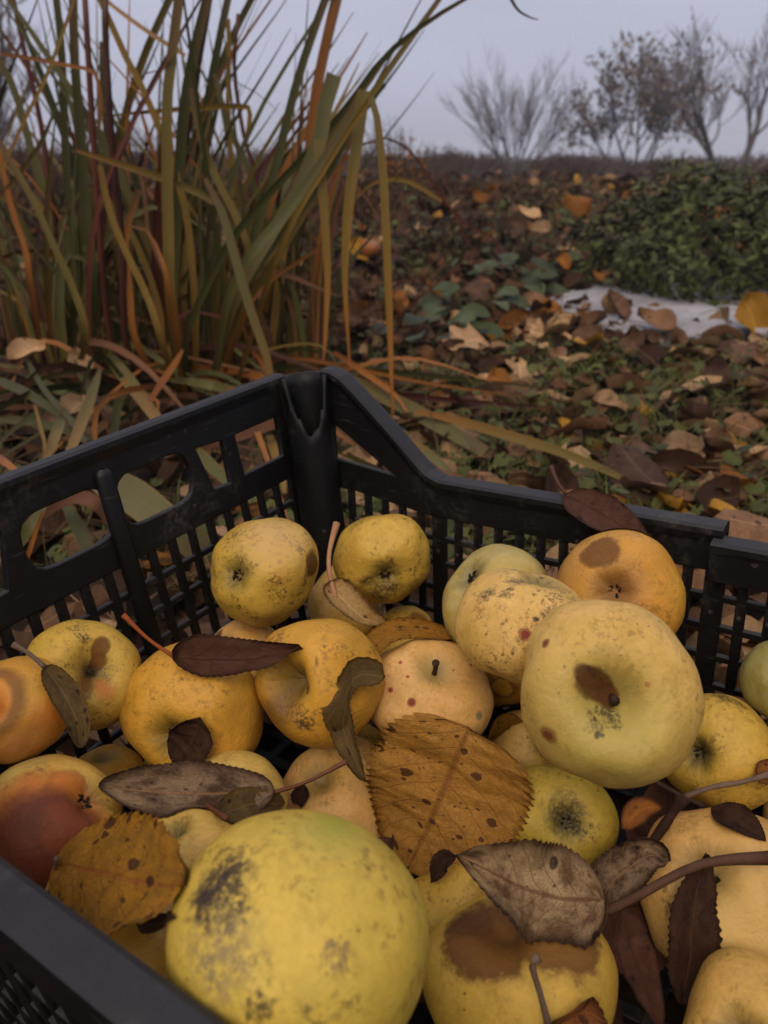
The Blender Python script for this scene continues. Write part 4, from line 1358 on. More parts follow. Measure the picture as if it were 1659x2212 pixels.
def push_out(v, gap=0.0009):
    """keep a sheet outside the fruit it lies on"""
    out = []
    for p in v:
        q = V(p)
        for _ in range(2):
            loc, nrm, idx, dist = BVH.find_nearest(Vector(q))
            n = V(nrm)
            s = np.dot(q - V(loc), n)
            if s < gap and dist < 0.03: q = V(loc) + n * gap
        out.append(q)
    return out

# ------------------------------------------------------------------ leaves in the crate
LG = 'dead leaves lying among the apples'


def hero_leaf(label, mid_px, width_px, mat, depth=None, off=0.0025, normal=(0, 0.0, 0.5), toward=0.7, petiole=None, pet_w=7, pet_mat=None, name='fallen_leaf', push=True,
              nl=84, nc=10, parent=None, group=LG, d_add=None, **k):
    """mid_px: pixels of the midrib base -> tip on the line of sight; depth: None = just above the fruit"""
    n = len(mid_px)
    if depth is None:
        ds = []
        last = None
        for (u, v) in mid_px:
            h = hit_depth(u, v)
            ds.append(h)
        good = [x for x in ds if x is not None]
        ds = [x if x is not None else (min(good) if good else 0.27) for x in ds]
        lin = np.linspace(ds[0], ds[-1], n)
        worst = min(0, min(np.array(ds) - lin))
        dep = lin + worst * 0.75 - off
    elif np.isscalar(depth):
        dep = np.full(n, depth)
    else:
        dep = np.array(depth, float)
    if d_add is not None: dep = dep + np.array(d_add)
    P = np.array([at(u, v, d) for (u, v), d in zip(mid_px, dep)])
    W = width_px / FPX * dep.mean()
    nrm = unit(unit(CAM - P.mean(axis=0)) * toward + V(normal))
    k.setdefault('crump', 0.085)
    k['serr'] = k.get('serr', 0.06) * 0.85
    k['serr_n'] = int(k.get('serr_n', 26) * 0.8)
    v, f, uv = leaf_sheet(P, nrm, W, nl, nc, **k)
    if push: v = push_out(v)
    org = V(v[0])
    # thin but real: a second skin 0.3 mm behind the first
    N = len(v)
    me0 = mesh('tmp', v, f, None)
    nn = np.array([q.vector[:] for q in me0.vertex_normals]) if hasattr(me0, 'vertex_normals') else np.array([q.normal[:] for q in me0.vertices])
    bpy.data.meshes.remove(me0)
    v2 = [p - m * 0.00028 for p, m in zip(v, nn)]
    rows, cols = nl, k.get('nc', nc) + 1
    edge = [i * cols for i in range(rows)] + [(rows - 1) * cols + j for j in range(1, cols)] + [i * cols + cols - 1 for i in range(rows - 2, -1, -1)] + [j for j in range(cols - 2, 0, -1)]
    ff = list(f) + [tuple(i + N for i in q[::-1]) for q in f] + [(edge[i], edge[i] + N, edge[(i + 1) % len(edge)] + N, edge[(i + 1) % len(edge)]) for i in range(len(edge))]
    o = link(name, mesh(name, [p - org for p in list(v) + v2], ff, list(uv) + list(uv), True, [mat]), None, org)
    tag(o, label, 'leaf', group)
    if petiole:
        pp = [at(u, vv, (dep[0] if d is None else d)) for u, vv, d in petiole]
        pts = spline(pp, 12)
        g = Geo()
        w = pet_w / FPX * dep[0] / 2
        g.tube(pts, [w * 1.0, w * 0.8, w * 0.8, w * 1.3], 7)
        g.build('petiole', pet_mat or M['petred'], o, org, True)
    return o


M['petred'] = mat_simple('red_petiole', (0.13, 0.05, 0.03), (0.20, 0.09, 0.055), 60, 0.5)
M['petbrown'] = mat_simple('brown_petiole', (0.07, 0.035, 0.025), (0.13, 0.075, 0.055), 80, 0.7)
M['petgrey'] = mat_simple('grey_petiole', (0.13, 0.095, 0.08), (0.22, 0.17, 0.15), 80, 0.7)
M['petpink'] = mat_simple('pink_petiole', (0.36, 0.17, 0.10), (0.50, 0.32, 0.19), 60, 0.5)
M['twigdark'] = mat_simple('dark_twig', (0.03, 0.016, 0.012), (0.07, 0.04, 0.03), 120, 0.8)

# big ochre leaf in the middle
hero_leaf('large ochre yellow leaf with toothed edge and dark spots amid the heap', [(1015, 1570), (965, 1690), (925, 1785), (885, 1868)], 178, L['ochre'],
          serr=0.10, serr_n=30, shape=(0.70, 0.44), curl=0.14, wave=0.26, seed=1, normal=(0.05, -0.1, 0.35), asym=0.03)
hero_leaf('orange yellow leaf with purple spots standing against the near rim', [(128, 1868), (210, 1885), (300, 1905), (400, 1918)], 138, L['orange'],
          serr=0.08, serr_n=26, shape=(0.75, 0.52), curl=-0.10, fold=0.14, wave=0.24, seed=2, normal=(0.1, -0.1, 0.25), toward=0.9)
hero_leaf('large mottled grey-brown leaf lying flat with a pale midrib and a long stalk', [(590, 1712), (480, 1714), (350, 1712), (212, 1700)], 66, L['mauve'],
          serr=0.06, serr_n=30, shape=(0.8, 0.6), curl=0.22, wave=0.22, seed=3, normal=(0, -0.2, 0.9), petiole=[(590, 1712, None), (660, 1690, None), (748, 1645, None)], pet_w=10)
hero_leaf('smaller olive brown leaf tucked under the mottled grey-brown one', [(470, 1765), (540, 1738), (612, 1735)], 40, L['olive'], serr=0.06, shape=(0.8, 0.6), curl=0.15, wave=0.1, seed=4, off=0.001, nl=40)
hero_leaf('dark brown folded leaf with a red stalk lying across the broad golden apple', [(378, 1420), (450, 1425), (540, 1425), (610, 1412), (655, 1402)], 44, L['purple'],
          serr=0.07, serr_n=24, shape=(0.62, 0.8), fold=0.25, curl=0.25, wave=0.45, seed=5, normal=(0, -0.1, 0.7), petiole=[(378, 1420, None), (320, 1380, None), (266, 1328, None)], pet_w=10,
          pet_mat=mat_simple('orange_petiole', (0.36, 0.10, 0.02), (0.28, 0.07, 0.02), 60, 0.5))
hero_leaf('small black-brown leaf curled over the flower end of the broad golden apple', [(380, 1640), (415, 1600), (432, 1548)], 52, L['darkbrown'], serr=0.08, shape=(0.9, 0.5), curl=0.35, wave=0.1, seed=6, nl=44)
hero_leaf('dim brown leaf standing behind the golden apple against the end wall', [(345, 1450), (348, 1390), (352, 1338)], 66, L['darkbrown'], depth=[0.548, 0.562, 0.57], shape=(0.7, 0.45), curl=0.12, wave=0.12, seed=7, serr=0.05,
          petiole=[(352, 1338, 0.57), (318, 1300, 0.55), (326, 1238, 0.545)], pet_w=11, pet_mat=M['petgrey'], nl=44, push=True)
hero_leaf('olive brown leaf on edge between the two apples by the end wall', [(95, 1440), (140, 1505), (165, 1560), (172, 1615)], 34, L['olive'], off=0.004, shape=(0.8, 0.5), fold=0.25, serr=0.08, seed=8, toward=0.4, normal=(0.6, -0.2, 0.5),
          petiole=[(95, 1440, None), (60, 1410, None), (28, 1392, None)], pet_w=12, pet_mat=M['petgrey'], nl=48)
hero_leaf('pale tan curled leaf with a long pink stalk between the two back apples', [(715, 1265), (745, 1300), (785, 1335), (830, 1352)], 34, L['tan'], depth=[0.50, 0.492, 0.49, 0.495], shape=(0.55, 0.6), curl=0.5, fold=0.1, serr=0.07, seed=9, normal=(0.1, -0.2, 0.8), toward=0.5,
          petiole=[(728, 1300, 0.494), (712, 1240, 0.50), (712, 1190, 0.51), (727, 1130, 0.52)], pet_w=13, pet_mat=M['petpink'])
hero_leaf('yellow brown speckled leaf curled over behind the red speckled apple', [(778, 1430), (820, 1385), (880, 1362), (978, 1378)], 30, L['orange'], depth=[0.468, 0.475, 0.485, 0.488], shape=(0.7, 0.45), curl=0.45, wave=0.2, serr=0.10, seed=10, normal=(0, 0, 0.8))
hero_leaf('olive brown leaf curling like a scroll along the side of the red speckled apple', [(832, 1462), (770, 1462), (735, 1520), (750, 1600), (790, 1690)], 36, L['olive'], depth=[0.425, 0.428, 0.43, 0.425, 0.412], shape=(0.55, 0.5), curl=0.5, wave=0.25, serr=0.09, seed=11,
          normal=(-0.3, 0, 0.4), toward=0.6)
# the leaf caught on the back rim
hero_leaf('smooth reddish brown leaf hanging over the back rim of the crate', [(1226, 1072), (1280, 1100), (1340, 1135), (1400, 1172)], 46, L['purple'], depth=[0.521, 0.501, 0.483, 0.466], shape=(0.75, 0.62), fold=0.12, curl=0.10, wave=0.06, serr=0.04, seed=12,
          normal=(0.1, -0.1, 0.5), petiole=[(1228, 1073, 0.520), (1206, 1045, 0.535), (1190, 1008, 0.545)], pet_w=10, pet_mat=M['petbrown'], push=True)
# near right
hero_leaf('large curled grey-brown leaf with a thick stalk lying over the half rotten apple', [(1300, 1945), (1200, 1940), (1090, 1900), (982, 1846)], 108, L['grey'], off=0.008, shape=(0.62, 0.75), curl=0.38, fold=-0.05, wave=0.50, serr=0.07, seed=13, normal=(0.1, -0.2, 0.5),
          petiole=[(1245, 1992, None), (1340, 1955, None), (1480, 1880, None), (1560, 1858, None), (1680, 1852, None)], pet_w=25, pet_mat=M['petbrown'])
hero_leaf('dark crumpled leaf standing behind the thick brown stalk', [(1290, 1960), (1330, 1900), (1400, 1850), (1440, 1862)], 52, L['mauve'], off=0.010, shape=(0.7, 0.5), curl=0.3, wave=0.3, serr=0.08, seed=14, normal=(-0.2, 0, 0.3), nl=48)
hero_leaf('dark brown toothed leaf standing upright against the big peach apple', [(1470, 2170), (1490, 2060), (1500, 1950), (1522, 1842)], 58, L['darkbrown'], off=0.004, shape=(0.85, 0.7), fold=0.22, wave=0.12, serr=0.10, seed=15, normal=(0.4, -0.2, 0.1), toward=0.8)
hero_leaf('narrow dark leaf hanging down beside the half rotten apple', [(1345, 1965), (1360, 2040), (1390, 2120), (1420, 2210)], 44, L['purple'], off=0.005, shape=(0.7, 0.6), fold=0.25, wave=0.15, serr=0.08, seed=16, normal=(0.4, -0.1, 0.2))
hero_leaf('orange and yellow leaf with a grey stalk at the lower edge of the photo', [(1185, 2215), (1200, 2250), (1200, 2330)], 118, L['rust'], off=0.004, shape=(0.5, 0.42), wave=0.1, serr=0.06, seed=17, curl=0.1, normal=(0, -0.2, 0.5),
          petiole=[(1185, 2215, None), (1168, 2150, None), (1150, 2085, None), (1165, 2068, None)], pet_w=17, pet_mat=M['petgrey'], nl=44)
hero_leaf('tiny black shrivelled leaf at the tip of the ochre leaf', [(985, 1850), (955, 1862), (935, 1905)], 22, L['darkbrown'], off=0.004, wave=0.4, curl=0.3, serr=0.12, seed=18, nl=32)
hero_leaf('dark ragged leaf deep beside the big peach apple', [(1540, 1752), (1590, 1768), (1655, 1815)], 34, L['darkbrown'], off=0.003, wave=0.3, curl=0.2, serr=0.1, seed=19, nl=40)
hero_leaf('small dark red leaf in the gap below the large top apple', [(1345, 1790), (1385, 1750), (1430, 1745)], 26, L['rust'], off=0.002, wave=0.3, curl=0.3, serr=0.1, seed=20, nl=36)
hero_leaf('leaf tip with yellow edge at the right border, on a dark twig', [(1640, 1690), (1665, 1670), (1700, 1660)], 30, L['rust'], off=0.008, wave=0.2, curl=0.2, serr=0.1, seed=21, nl=36)
hero_leaf('scrap of yellow brown leaf below the large top apple', [(1060, 1600), (1095, 1560), (1130, 1560)], 20, L['orange'], off=0.001, wave=0.3, curl=0.3, serr=0.1, seed=22, nl=30)
hero_leaf('small black leaf fragment standing under the reddish leaf stalk', [(650, 1745), (648, 1720), (655, 1698)], 20, L['darkbrown'], off=0.003, wave=0.3, curl=0.3, serr=0.12, seed=23, nl=30)
hero_leaf('brown leaf wedged below the orange spotted leaf', [(300, 1990), (345, 2000), (380, 1985)], 30, L['darkbrown'], off=0.002, wave=0.2, curl=0.2, seed=24, nl=30)


def twig(label, pts_px, w_px, mat, name='twig', off=0.004, knots=0):
    ds = [hit_depth(u, v) for u, v in pts_px]
    good = [d for d in ds if d is not None]
    ds = [d if d is not None else (min(good) if good else 0.27) for d in ds]
    lin = np.linspace(ds[0], ds[-1], len(ds))
    lin = lin + min(0, min(np.array(ds) - lin)) - off
    P = spline([at(u, v, d) for (u, v), d in zip(pts_px, lin)], 14)
    w = w_px / FPX * lin.mean() / 2
    g = Geo()
    g.tube(P, [w, w * 0.8, w * 0.95, w * 0.75, w * 1.35], 8)
    o = g.build(name, mat, None, P[0], True)
    return tag(o, label, 'twig', 'bits of twig among the apples')


twig('short red-brown stalk bent over the mottled grey-brown leaf', [(490, 1768), (440, 1735), (398, 1705), (385, 1690)], 11, M['petred'])
twig('thick dark broken twig leaning on the big peach apple', [(1392, 1842), (1430, 1790), (1476, 1722)], 24, M['twigdark'], off=0.006)
twig('thin grey-brown twig running to the right border above the big peach apple', [(1476, 1722), (1540, 1700), (1600, 1690), (1665, 1672)], 13, M['petgrey'], off=0.009)
twig('thin dark twig slanting down behind the knotty twig joint', [(1420, 1690), (1460, 1712), (1520, 1742)], 9, M['twigdark'], off=0.005)
twig('grey straw standing upright between the orange spotted leaf and the near rim', [(112, 1945), (118, 1900), (122, 1852)], 9, M['petgrey'], 'straw_piece', off=0.004)


gapr = random.Random(5)  # dark leaves added over the floor so the gaps look near black
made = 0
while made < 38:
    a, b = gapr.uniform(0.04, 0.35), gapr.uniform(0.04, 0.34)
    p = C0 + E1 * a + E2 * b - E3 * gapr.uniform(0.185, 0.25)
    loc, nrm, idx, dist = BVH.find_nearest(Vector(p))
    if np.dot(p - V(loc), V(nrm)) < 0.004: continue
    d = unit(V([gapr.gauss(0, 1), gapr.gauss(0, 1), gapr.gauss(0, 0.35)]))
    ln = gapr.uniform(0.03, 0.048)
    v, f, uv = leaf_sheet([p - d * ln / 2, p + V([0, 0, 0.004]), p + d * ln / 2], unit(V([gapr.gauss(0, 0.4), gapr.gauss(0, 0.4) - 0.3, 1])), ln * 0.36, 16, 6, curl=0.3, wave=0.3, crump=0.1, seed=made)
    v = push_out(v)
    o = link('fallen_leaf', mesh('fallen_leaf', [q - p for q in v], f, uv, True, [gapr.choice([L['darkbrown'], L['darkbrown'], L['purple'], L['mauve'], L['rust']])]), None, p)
    tag(o, 'dark dead leaf added to blacken a gap between the apples', 'leaf', 'dark leaves added to darken the gaps between the apples')
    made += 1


# ------------------------------------------------------------------ iris clumps
def blade_geo(P, W, n=16, vfold=0.16, twist=0.0, face=None, tip=True, base_w=0.75):
    """P k x 3 control points, W half width profile in metres"""
    S = spline(P, n)
    T = np.gradient(S, axis=0)
    Wn = np.interp(np.linspace(0, 1, n), np.linspace(0, 1, len(W)), W)
    v, uv = [], []
    for i in range(n):
        t = unit(T[i])
        fdir = unit(CAM - S[i]) if face is None else V(face)
        b = np.cross(t, fdir)
        b = unit(b) if np.linalg.norm(b) > 1e-6 else V([1, 0, 0])
        nr = np.cross(b, t)
        a = twist
        b2 = b * math.cos(a) + nr * math.sin(a)
        n2 = nr * math.cos(a) - b * math.sin(a)
        w = Wn[i]
        v += [S[i] - b2 * w, S[i] - b2 * w * 0.45 - n2 * vfold * w * 0.8, S[i] - n2 * vfold * w, S[i] + b2 * w * 0.45 - n2 * vfold * w * 0.8, S[i] + b2 * w]
        uv += [(q, i / (n - 1)) for q in (0, 0.28, 0.5, 0.72, 1)]
    f = [(i * 5 + j, i * 5 + j + 1, (i + 1) * 5 + j + 1, (i + 1) * 5 + j) for i in range(n - 1) for j in range(4)]
    return v, f, uv


CL1 = at_y(400, 800, 1.62)
CL1[2] = ground_h(*CL1[:2])
CL2 = at_y(90, 800, 1.75)
CL2[2] = ground_h(*CL2[:2])
clump1 = empty('iris_clump', CL1, 'tall clump of upright green and orange sword-shaped leaves with dark stalks behind the crate corner', 'iris clump', 'clumps of sword-leaved iris')
clump2 = empty('iris_clump', CL2, 'looser clump of green sword-shaped leaves beside the main clump, farther from the corner post', 'iris clump', 'clumps of sword-leaved iris')
CLS = {1: (clump1, CL1), 2: (clump2, CL2)}


def traced(pts, w, mat, cl=1, y=1.6, dy=0.0, root=True, name='blade', taper=True, wid=None, twist=None, z_lie=None, n=16, crop=True):
    """pts in half-resolution crop pixels (0.5 -> frame pixels), listed from the root up"""
    px = [(p[0] * 0.5, p[1] * 0.5) for p in pts] if crop else pts
    k = len(px)
    yy = [y + dy * i / max(k - 1, 1) for i in range(k)]
    P = [at_y(u, v, q) for (u, v), q in zip(px, yy)]
    if root and P[0][2] > 0.05:
        foot = CLS[cl][1] * 0.55 + V([P[0][0], P[0][1], 0]) * 0.45
        foot = V([foot[0], foot[1], ground_h(foot[0], foot[1]) - 0.01])
        P = [foot] + P
    hw = w * 0.5 / FPX * y * 0.5 * 0.70
    W = wid if wid is not None else ([0.85, 1, 1, 0.95, 0.8] if taper else [1, 1])
    g = Geo()
    v, f, uv = blade_geo(P, [q * hw for q in W], n, twist=rng.uniform(-0.35, 0.35) if twist is None else twist)
    g.add(v, f, uv)
    return g.build(name, mat if not isinstance(mat, str) else B[mat], CLS[cl][0], CLS[cl][1], True)


def stalk(pts, w, mat, cl=1, y=1.55, r_up=0.8):
    px = [(p[0] * 0.5, p[1] * 0.5) for p in pts]
    P = [at_y(u, v, y) for u, v in px]
    foot = CLS[cl][1] * 0.3 + V([P[0][0], P[0][1], 0]) * 0.7
    foot = V([foot[0], foot[1], ground_h(foot[0], foot[1]) - 0.01])
    g = Geo()
    hw = w * 0.25 / FPX * y
    g.tube(spline([foot] + P, 18), [hw, hw, hw * r_up], 7)
    return g.build('stalk', B[mat], CLS[cl][0], CLS[cl][1], True)


# dark seed stalks
stalk([(480, 1480), (430, 1000), (415, 780), (395, 480), (366, -20)], 27, 'redstalk')
stalk([(545, 1480), (530, 1100), (510, 880), (485, 650), (457, 200), (455, -20)], 30, 'stalk', y=1.5)
stalk([(760, 1480), (780, 1000), (800, 640), (845, 330), (893, 60), (905, -20)], 32, 'stalk', y=1.66)
stalk([(240, 1000), (175, 530), (130, 330), (85, 130), (55, -20)], 22, 'redstalk', 2, 1.7)
stalk([(1115, 850), (1060, 620), (1022, 400), (1012, 250), (1030, 60)], 18, 'redstalk', 1, 1.72)
# upright blades
traced([(738, 1300), (728, 1000), (722, 760), (722, 440), (745, 220), (778, -40)], 62, 'turn', y=1.42, twist=0.1)
traced([(745, 1400), (768, 900), (790, 520), (835, 240), (905, -40)], 62, 'dgreen', y=1.5)
traced([(840, 1300), (800, 900), (690, 560), (600, 350), (530, 220), (470, 80), (420, -30)], 40, 'yellow', y=1.5, twist=0.2)
traced([(480, 900), (510, 650), (560, 430), (640, 200), (745, -30)], 46, 'turn', y=1.75)
traced([(820, 1300), (850, 760), (900, 420), (950, 160), (990, -30)], 46, 'dgreen', y=1.7)
traced([(860, 1200), (880, 700), (920, 400), (985, 200), (1095, -20)], 42, 'green', y=1.78)
traced([(990, 1350), (1080, 1080), (1180, 760), (1230, 560), (1290, 330), (1350, 150), (1415, -30)], 50, 'dgreen', y=1.5)
traced([(1010, 1300), (1250, 900), (1320, 760), (1345, 560), (1365, 400), (1408, 190), (1460, -30)], 56, 'orange', y=1.55, wid=[0.4, 0.5, 0.55, 0.8, 1, 1, 1])
traced([(800, 1480), (920, 1180), (1020, 1010), (1170, 830), (1340, 650), (1500, 460), (1659, 250), (1839, 100), (2020, -10)], 46, 'dgreen', y=1.42, n=22, wid=[0.8, 1, 1, 1, 0.9, 0.7, 0.4])
traced([(1000, 1320), (1180, 1080), (1300, 900), (1450, 640), (1659, 330), (1809, 120), (1910, -20)], 42, 'turn', y=1.5, n=22, wid=[0.8, 1, 1, 0.9, 0.6])
traced([(980, 1290), (1180, 1080), (1400, 800), (1500, 680), (1570, 620), (1660, 600)], 34, 'orange', y=1.58, wid=[0.9, 1, 1, 0.7, 0.3])
traced([(960, 1320), (1080, 1100), (1200, 930), (1380, 700), (1560, 470), (1659, 360)], 48, 'green', y=1.62)
traced([(980, 1400), (1120, 1150), (1260, 960), (1400, 780), (1540, 520)], 44, 'dgreen', y=1.48)
traced([(1020, 1400), (1140, 1200), (1290, 960), (1360, 850)], 48, 'turn', y=1.54)
traced([(880, 1350), (1000, 1100), (1180, 760), (1340, 560)], 40, 'dgreen', y=1.68)
# broken blades that fold over and hang
traced([(1000, 1350), (1180, 1000), (1300, 800), (1378, 610), (1398, 480), (1445, 322)], 84, 'pale', y=1.36, wid=[0.3, 0.45, 0.55, 0.72, 1, 1], twist=0.1)
traced([(1378, 600), (1384, 720), (1400, 900), (1415, 1200), (1404, 1480), (1396, 1560)], 62, 'hang', y=1.34, root=False, wid=[1, 0.85, 0.7, 0.45, 0.15], twist=-0.1)
traced([(1000, 1250), (1250, 900), (1450, 620), (1540, 470), (1572, 392)], 60, 'green', y=1.33, wid=[0.5, 0.7, 0.9, 1, 1])
traced([(1574, 390), (1545, 600), (1505, 900), (1490, 1200), (1505, 1480), (1512, 1600)], 66, 'hang', y=1.30, root=False, wid=[1, 1, 0.9, 0.6, 0.3, 0.1], twist=0.15)
traced([(1200, 1100), (1420, 700), (1560, 480), (1605, 420)], 36, 'yellow', y=1.28, wid=[0.7, 1, 0.9, 0.8])
traced([(1603, 418), (1625, 480), (1655, 740), (1668, 1000), (1680, 1300), (1690, 1600), (1698, 1830)], 48, 'hang', y=1.24, root=False, wid=[0.7, 1, 1, 0.9, 0.6, 0.2], twist=0.2)
traced([(430, 520), (500, 498), (700, 478), (900, 464), (1050, 460), (1080, 488), (1065, 610)], 28, 'yellow', y=1.6, root=False, wid=[0.3, 0.5, 0.8, 1, 1, 1, 0.8], n=24)
traced([(0, 232), (150, 255), (280, 280), (385, 302), (420, 342), (436, 450), (428, 560)], 20, 'orange', 2, y=1.5, root=False, n=24)
traced([(300, 1100), (180, 800), (100, 520), (60, 380), (-10, 250)], 46, 'green', 2, y=1.7)
traced([(330, 1200), (290, 800), (278, 500), (265, 200), (240, -30)], 44, 'dgreen', 2, y=1.62)
traced([(400, 1300), (370, 900), (345, 550), (322, 250), (316, -30)], 54, 'dgreen', 2, y=1.55)
traced([(0, 740), (60, 620), (115, 500), (200, 330), (300, 60), (320, -20)], 20, 'yellow', 2, y=1.45, root=False)
traced([(0, 850), (80, 760), (180, 610), (250, 440)], 30, 'pale', 2, y=1.5, root=False, wid=[1, 1, 0.8, 0.3])
traced([(130, 1220), (110, 1080), (50, 900), (5, 700), (-20, 560)], 36, 'orange', 2, y=1.5)
traced([(370, 1480), (330, 1280), (240, 1080), (150, 880), (60, 720), (-10, 600)], 40, 'turn', 2, y=1.45)
traced([(700, 1480), (640, 1290), (540, 1080), (470, 900), (432, 715)], 42, 'yellow', 1, y=1.4)
traced([(1070, 1150), (1030, 960), (950, 800), (870, 600), (826, 380)], 44, 'turn', 1, y=1.46)
traced([(1165, 1620), (1150, 1536), (1080, 1330), (1020, 1130), (960, 920), (885, 770)], 54, 'pale', 1, y=1.28, root=False, wid=[0.8, 1, 1, 1, 0.9, 0.5], twist=0.1)
traced([(1120, 1000), (1110, 860), (1080, 750), (1020, 620), (960, 450), (930, 320)], 36, 'green', 1, y=1.62)
traced([(1040, 1100), (1020, 870), (1000, 680), (985, 480), (990, 250), (985, 80)], 30, 'yellow', 1, y=1.7)
traced([(330, 650), (520, 710), (700, 770), (850, 830), (925, 875)], 42, 'turn', 1, y=1.44, root=False, wid=[0.4, 0.8, 1, 1, 0.9])
traced([(720, 1230), (690, 1130), (640, 1000), (625, 850), (598, 730)], 32, 'brown', 1, y=1.42, wid=[1, 1, 0.9, 0.7, 0.4])
traced([(730, 1250), (690, 1100), (640, 1000), (560, 975)], 36, 'orange', 1, y=1.38, wid=[1, 1, 0.8, 0.3])
traced([(590, 1480), (560, 1250), (542, 1080), (560, 940), (602, 820)], 40, 'orange', 1, y=1.5)
traced([(980, 1290), (1080, 1130), (1180, 1000), (1312, 815)], 30, 'brown', 1, y=1.4)
traced([(1060, 1360), (1160, 1220), (1290, 1130), (1385, 1062)], 24, 'orange', 1, y=1.45)
traced([(700, 1350), (560, 1150), (480, 1000), (460, 600), (440, 300), (440, 180)], 34, 'green', 2, y=1.75)
traced([(1180, 180), (1190, 200)], 2, 'brown', 1) if False else None
traced([(900, 520), (940, 340), (1050, 370), (1150, 430), (1195, 475)], 16, 'brown', 1, y=1.75, wid=[1, 0.9, 0.6, 0.2])
traced([(560, 620), (600, 360), (640, 315), (705, 298)], 8, 'redstalk', 1, y=1.7)
traced([(800, 240), (720, 190), (600, 110), (480, 20), (440, -20)], 22, 'straw', 1, y=1.72, root=False)
# tip of a blade that droops into the top of the frame
traced([(2150, -120), (2205, -10), (2240, 45), (2290, 75), (2325, 85)], 20, 'stalk', 1, y=1.45, root=False, wid=[1, 0.9, 0.6, 0.25])

# unremarkable blades that thicken the base of the clumps
def in_crate_early(pts):
    for p in pts:
        a, b = np.linalg.solve(np.array([[E1[0], E2[0]], [E1[1], E2[1]]]), p[:2] - CB[:2])
        if -0.03 < a < CW + 0.03 and -0.03 < b < CL + 0.03: return True
    return False


for cl, n, spread in ((1, 180, 0.30), (2, 150, 0.42)):
    cen = CLS[cl][1]
    for k in range(n):
        a = rng.uniform(0, 2 * math.pi)
        q = math.sqrt(rng.random()) * spread
        fx, fy = cen[0] + math.cos(a) * q, cen[1] + abs(math.sin(a)) * q * 0.6 - 0.05
        f = V([fx, fy, ground_h(fx, fy) - 0.01])
        ln = rng.uniform(0.25, 0.82) if k % 3 else rng.uniform(0.15, 0.36)
        lean = max(-0.5, min(0.5, rng.gauss(0.10 if cl == 1 else 0.0, 0.32)))
        tipv = f + V([lean * ln, rng.gauss(0.05, 0.15) * ln, ln])
        mid = (f + tipv) / 2 + V([-lean * ln * 0.18, 0, 0.04])
        pts = [f, mid, tipv]
        if ln < 0.48 and rng.random() < 0.5:
            pts = [f, mid, tipv - V([0, 0, 0.12 * ln]), tipv + V([lean * 0.3 + rng.gauss(0, 0.06), 0.0, -0.30 * ln])]
        m = rng.choice(['green', 'green', 'dgreen', 'dgreen', 'turn', 'turn', 'dgreen', 'yellow', 'orange', 'brown', 'brown', 'stalk', 'redstalk', 'pale'])
        hw = rng.uniform(0.0022, 0.0066) if rng.random() < 0.7 else rng.uniform(0.006, 0.009)
        v, ff, uv = blade_geo(pts, [hw * 0.9, hw, hw, hw * 0.7, hw * 0.12], 12, twist=rng.uniform(-1.2, 1.2))
        g = Geo()
        g.add(v, ff, uv)
        g.build('blade', B[m], CLS[cl][0], CLS[cl][1], True)


for k in range(70):                      # bent down on to the ground round the clumps
    cl = 1 if k < 34 else 2
    cen = CLS[cl][1]
    a = rng.uniform(-2.9, -0.2)
    ln = rng.uniform(0.25, 0.75)
    d = V([math.cos(a), math.sin(a), 0])
    f = cen + d * rng.uniform(0.02, 0.2)
    pts = []
    for q in (0, 0.3, 0.65, 1.0):
        p = f + d * ln * q + V([rng.gauss(0, 0.02), rng.gauss(0, 0.02), 0])
        p[2] = ground_h(p[0], p[1]) + 0.02 + (0.10 * q * (1 - q) * 4 * rng.random() + 0.03 * rng.random())
        pts.append(p)
    if in_crate_early(pts): continue
    hw = rng.uniform(0.003, 0.008)
    v, ff, uv = blade_geo(pts, [hw, hw, hw, hw * 0.7, hw * 0.15], 12, twist=rng.uniform(-0.9, 0.9))
    g = Geo()
    g.add(v, ff, uv)
    g.build('blade', B[rng.choice(['green', 'dgreen', 'dgreen', 'turn', 'brown', 'stalk', 'orange'])], CLS[cl][0], CLS[cl][1], True)

# blades that have toppled and lie on the ground round the crate
LB = 'toppled sword-shaped leaves lying round the crate'


def lying(pts, w, mat, h, label, wid=None, twist=0.2, crop=True, n=18, name='fallen_iris_leaf'):
    px = [(p[0] * 0.5, p[1] * 0.5 + 740) for p in pts] if crop else pts
    hs = [h] * len(px) if np.isscalar(h) else h
    P = [at_z(u, v, z) for (u, v), z in zip(px, hs)]
    dm = np.mean([np.dot(p - CAM, FW) for p in P])
    hw = w * (0.25 if crop else 0.5) / FPX * dm
    v, f, uv = blade_geo(P, [q * hw for q in (wid or [0.7, 1, 1, 0.8, 0.4])], n, twist=twist)
    g = Geo()
    g.add(v, f, uv)
    return tag(g.build(name, B[mat], None, P[0], True), label, 'leaf blade', LB)


lying([(-40, 80), (110, 130), (250, 205), (420, 265), (545, 312)], 38, 'green', [0.06, 0.07, 0.06, 0.05, 0.04], 'long green blade slanting down behind the end wall, lowest of the crossed pair')
lying([(-40, 150), (90, 205), (200, 270), (330, 350), (420, 410)], 42, 'dgreen', [0.09, 0.10, 0.09, 0.07, 0.05], 'dull green blade lying just below the crossed pair behind the end wall')
lying([(190, 520), (225, 440), (250, 370), (275, 300)], 44, 'pale', [0.10, 0.11, 0.12, 0.10], 'short pale green blade sticking up over the end wall rim')
lying([(300, 480), (350, 350), (390, 240), (432, 115)], 46, 'pale', [0.14, 0.15, 0.14, 0.12], 'pale green blade leaning up over the end wall rim, beside the shorter one')
lying([(690, 345), (620, 250), (520, 120), (470, 60), (415, 0)], 58, 'pale', [0.07, 0.09, 0.09, 0.08, 0.06], 'wide grey-green blade with brown edge slanting to the crate rim')
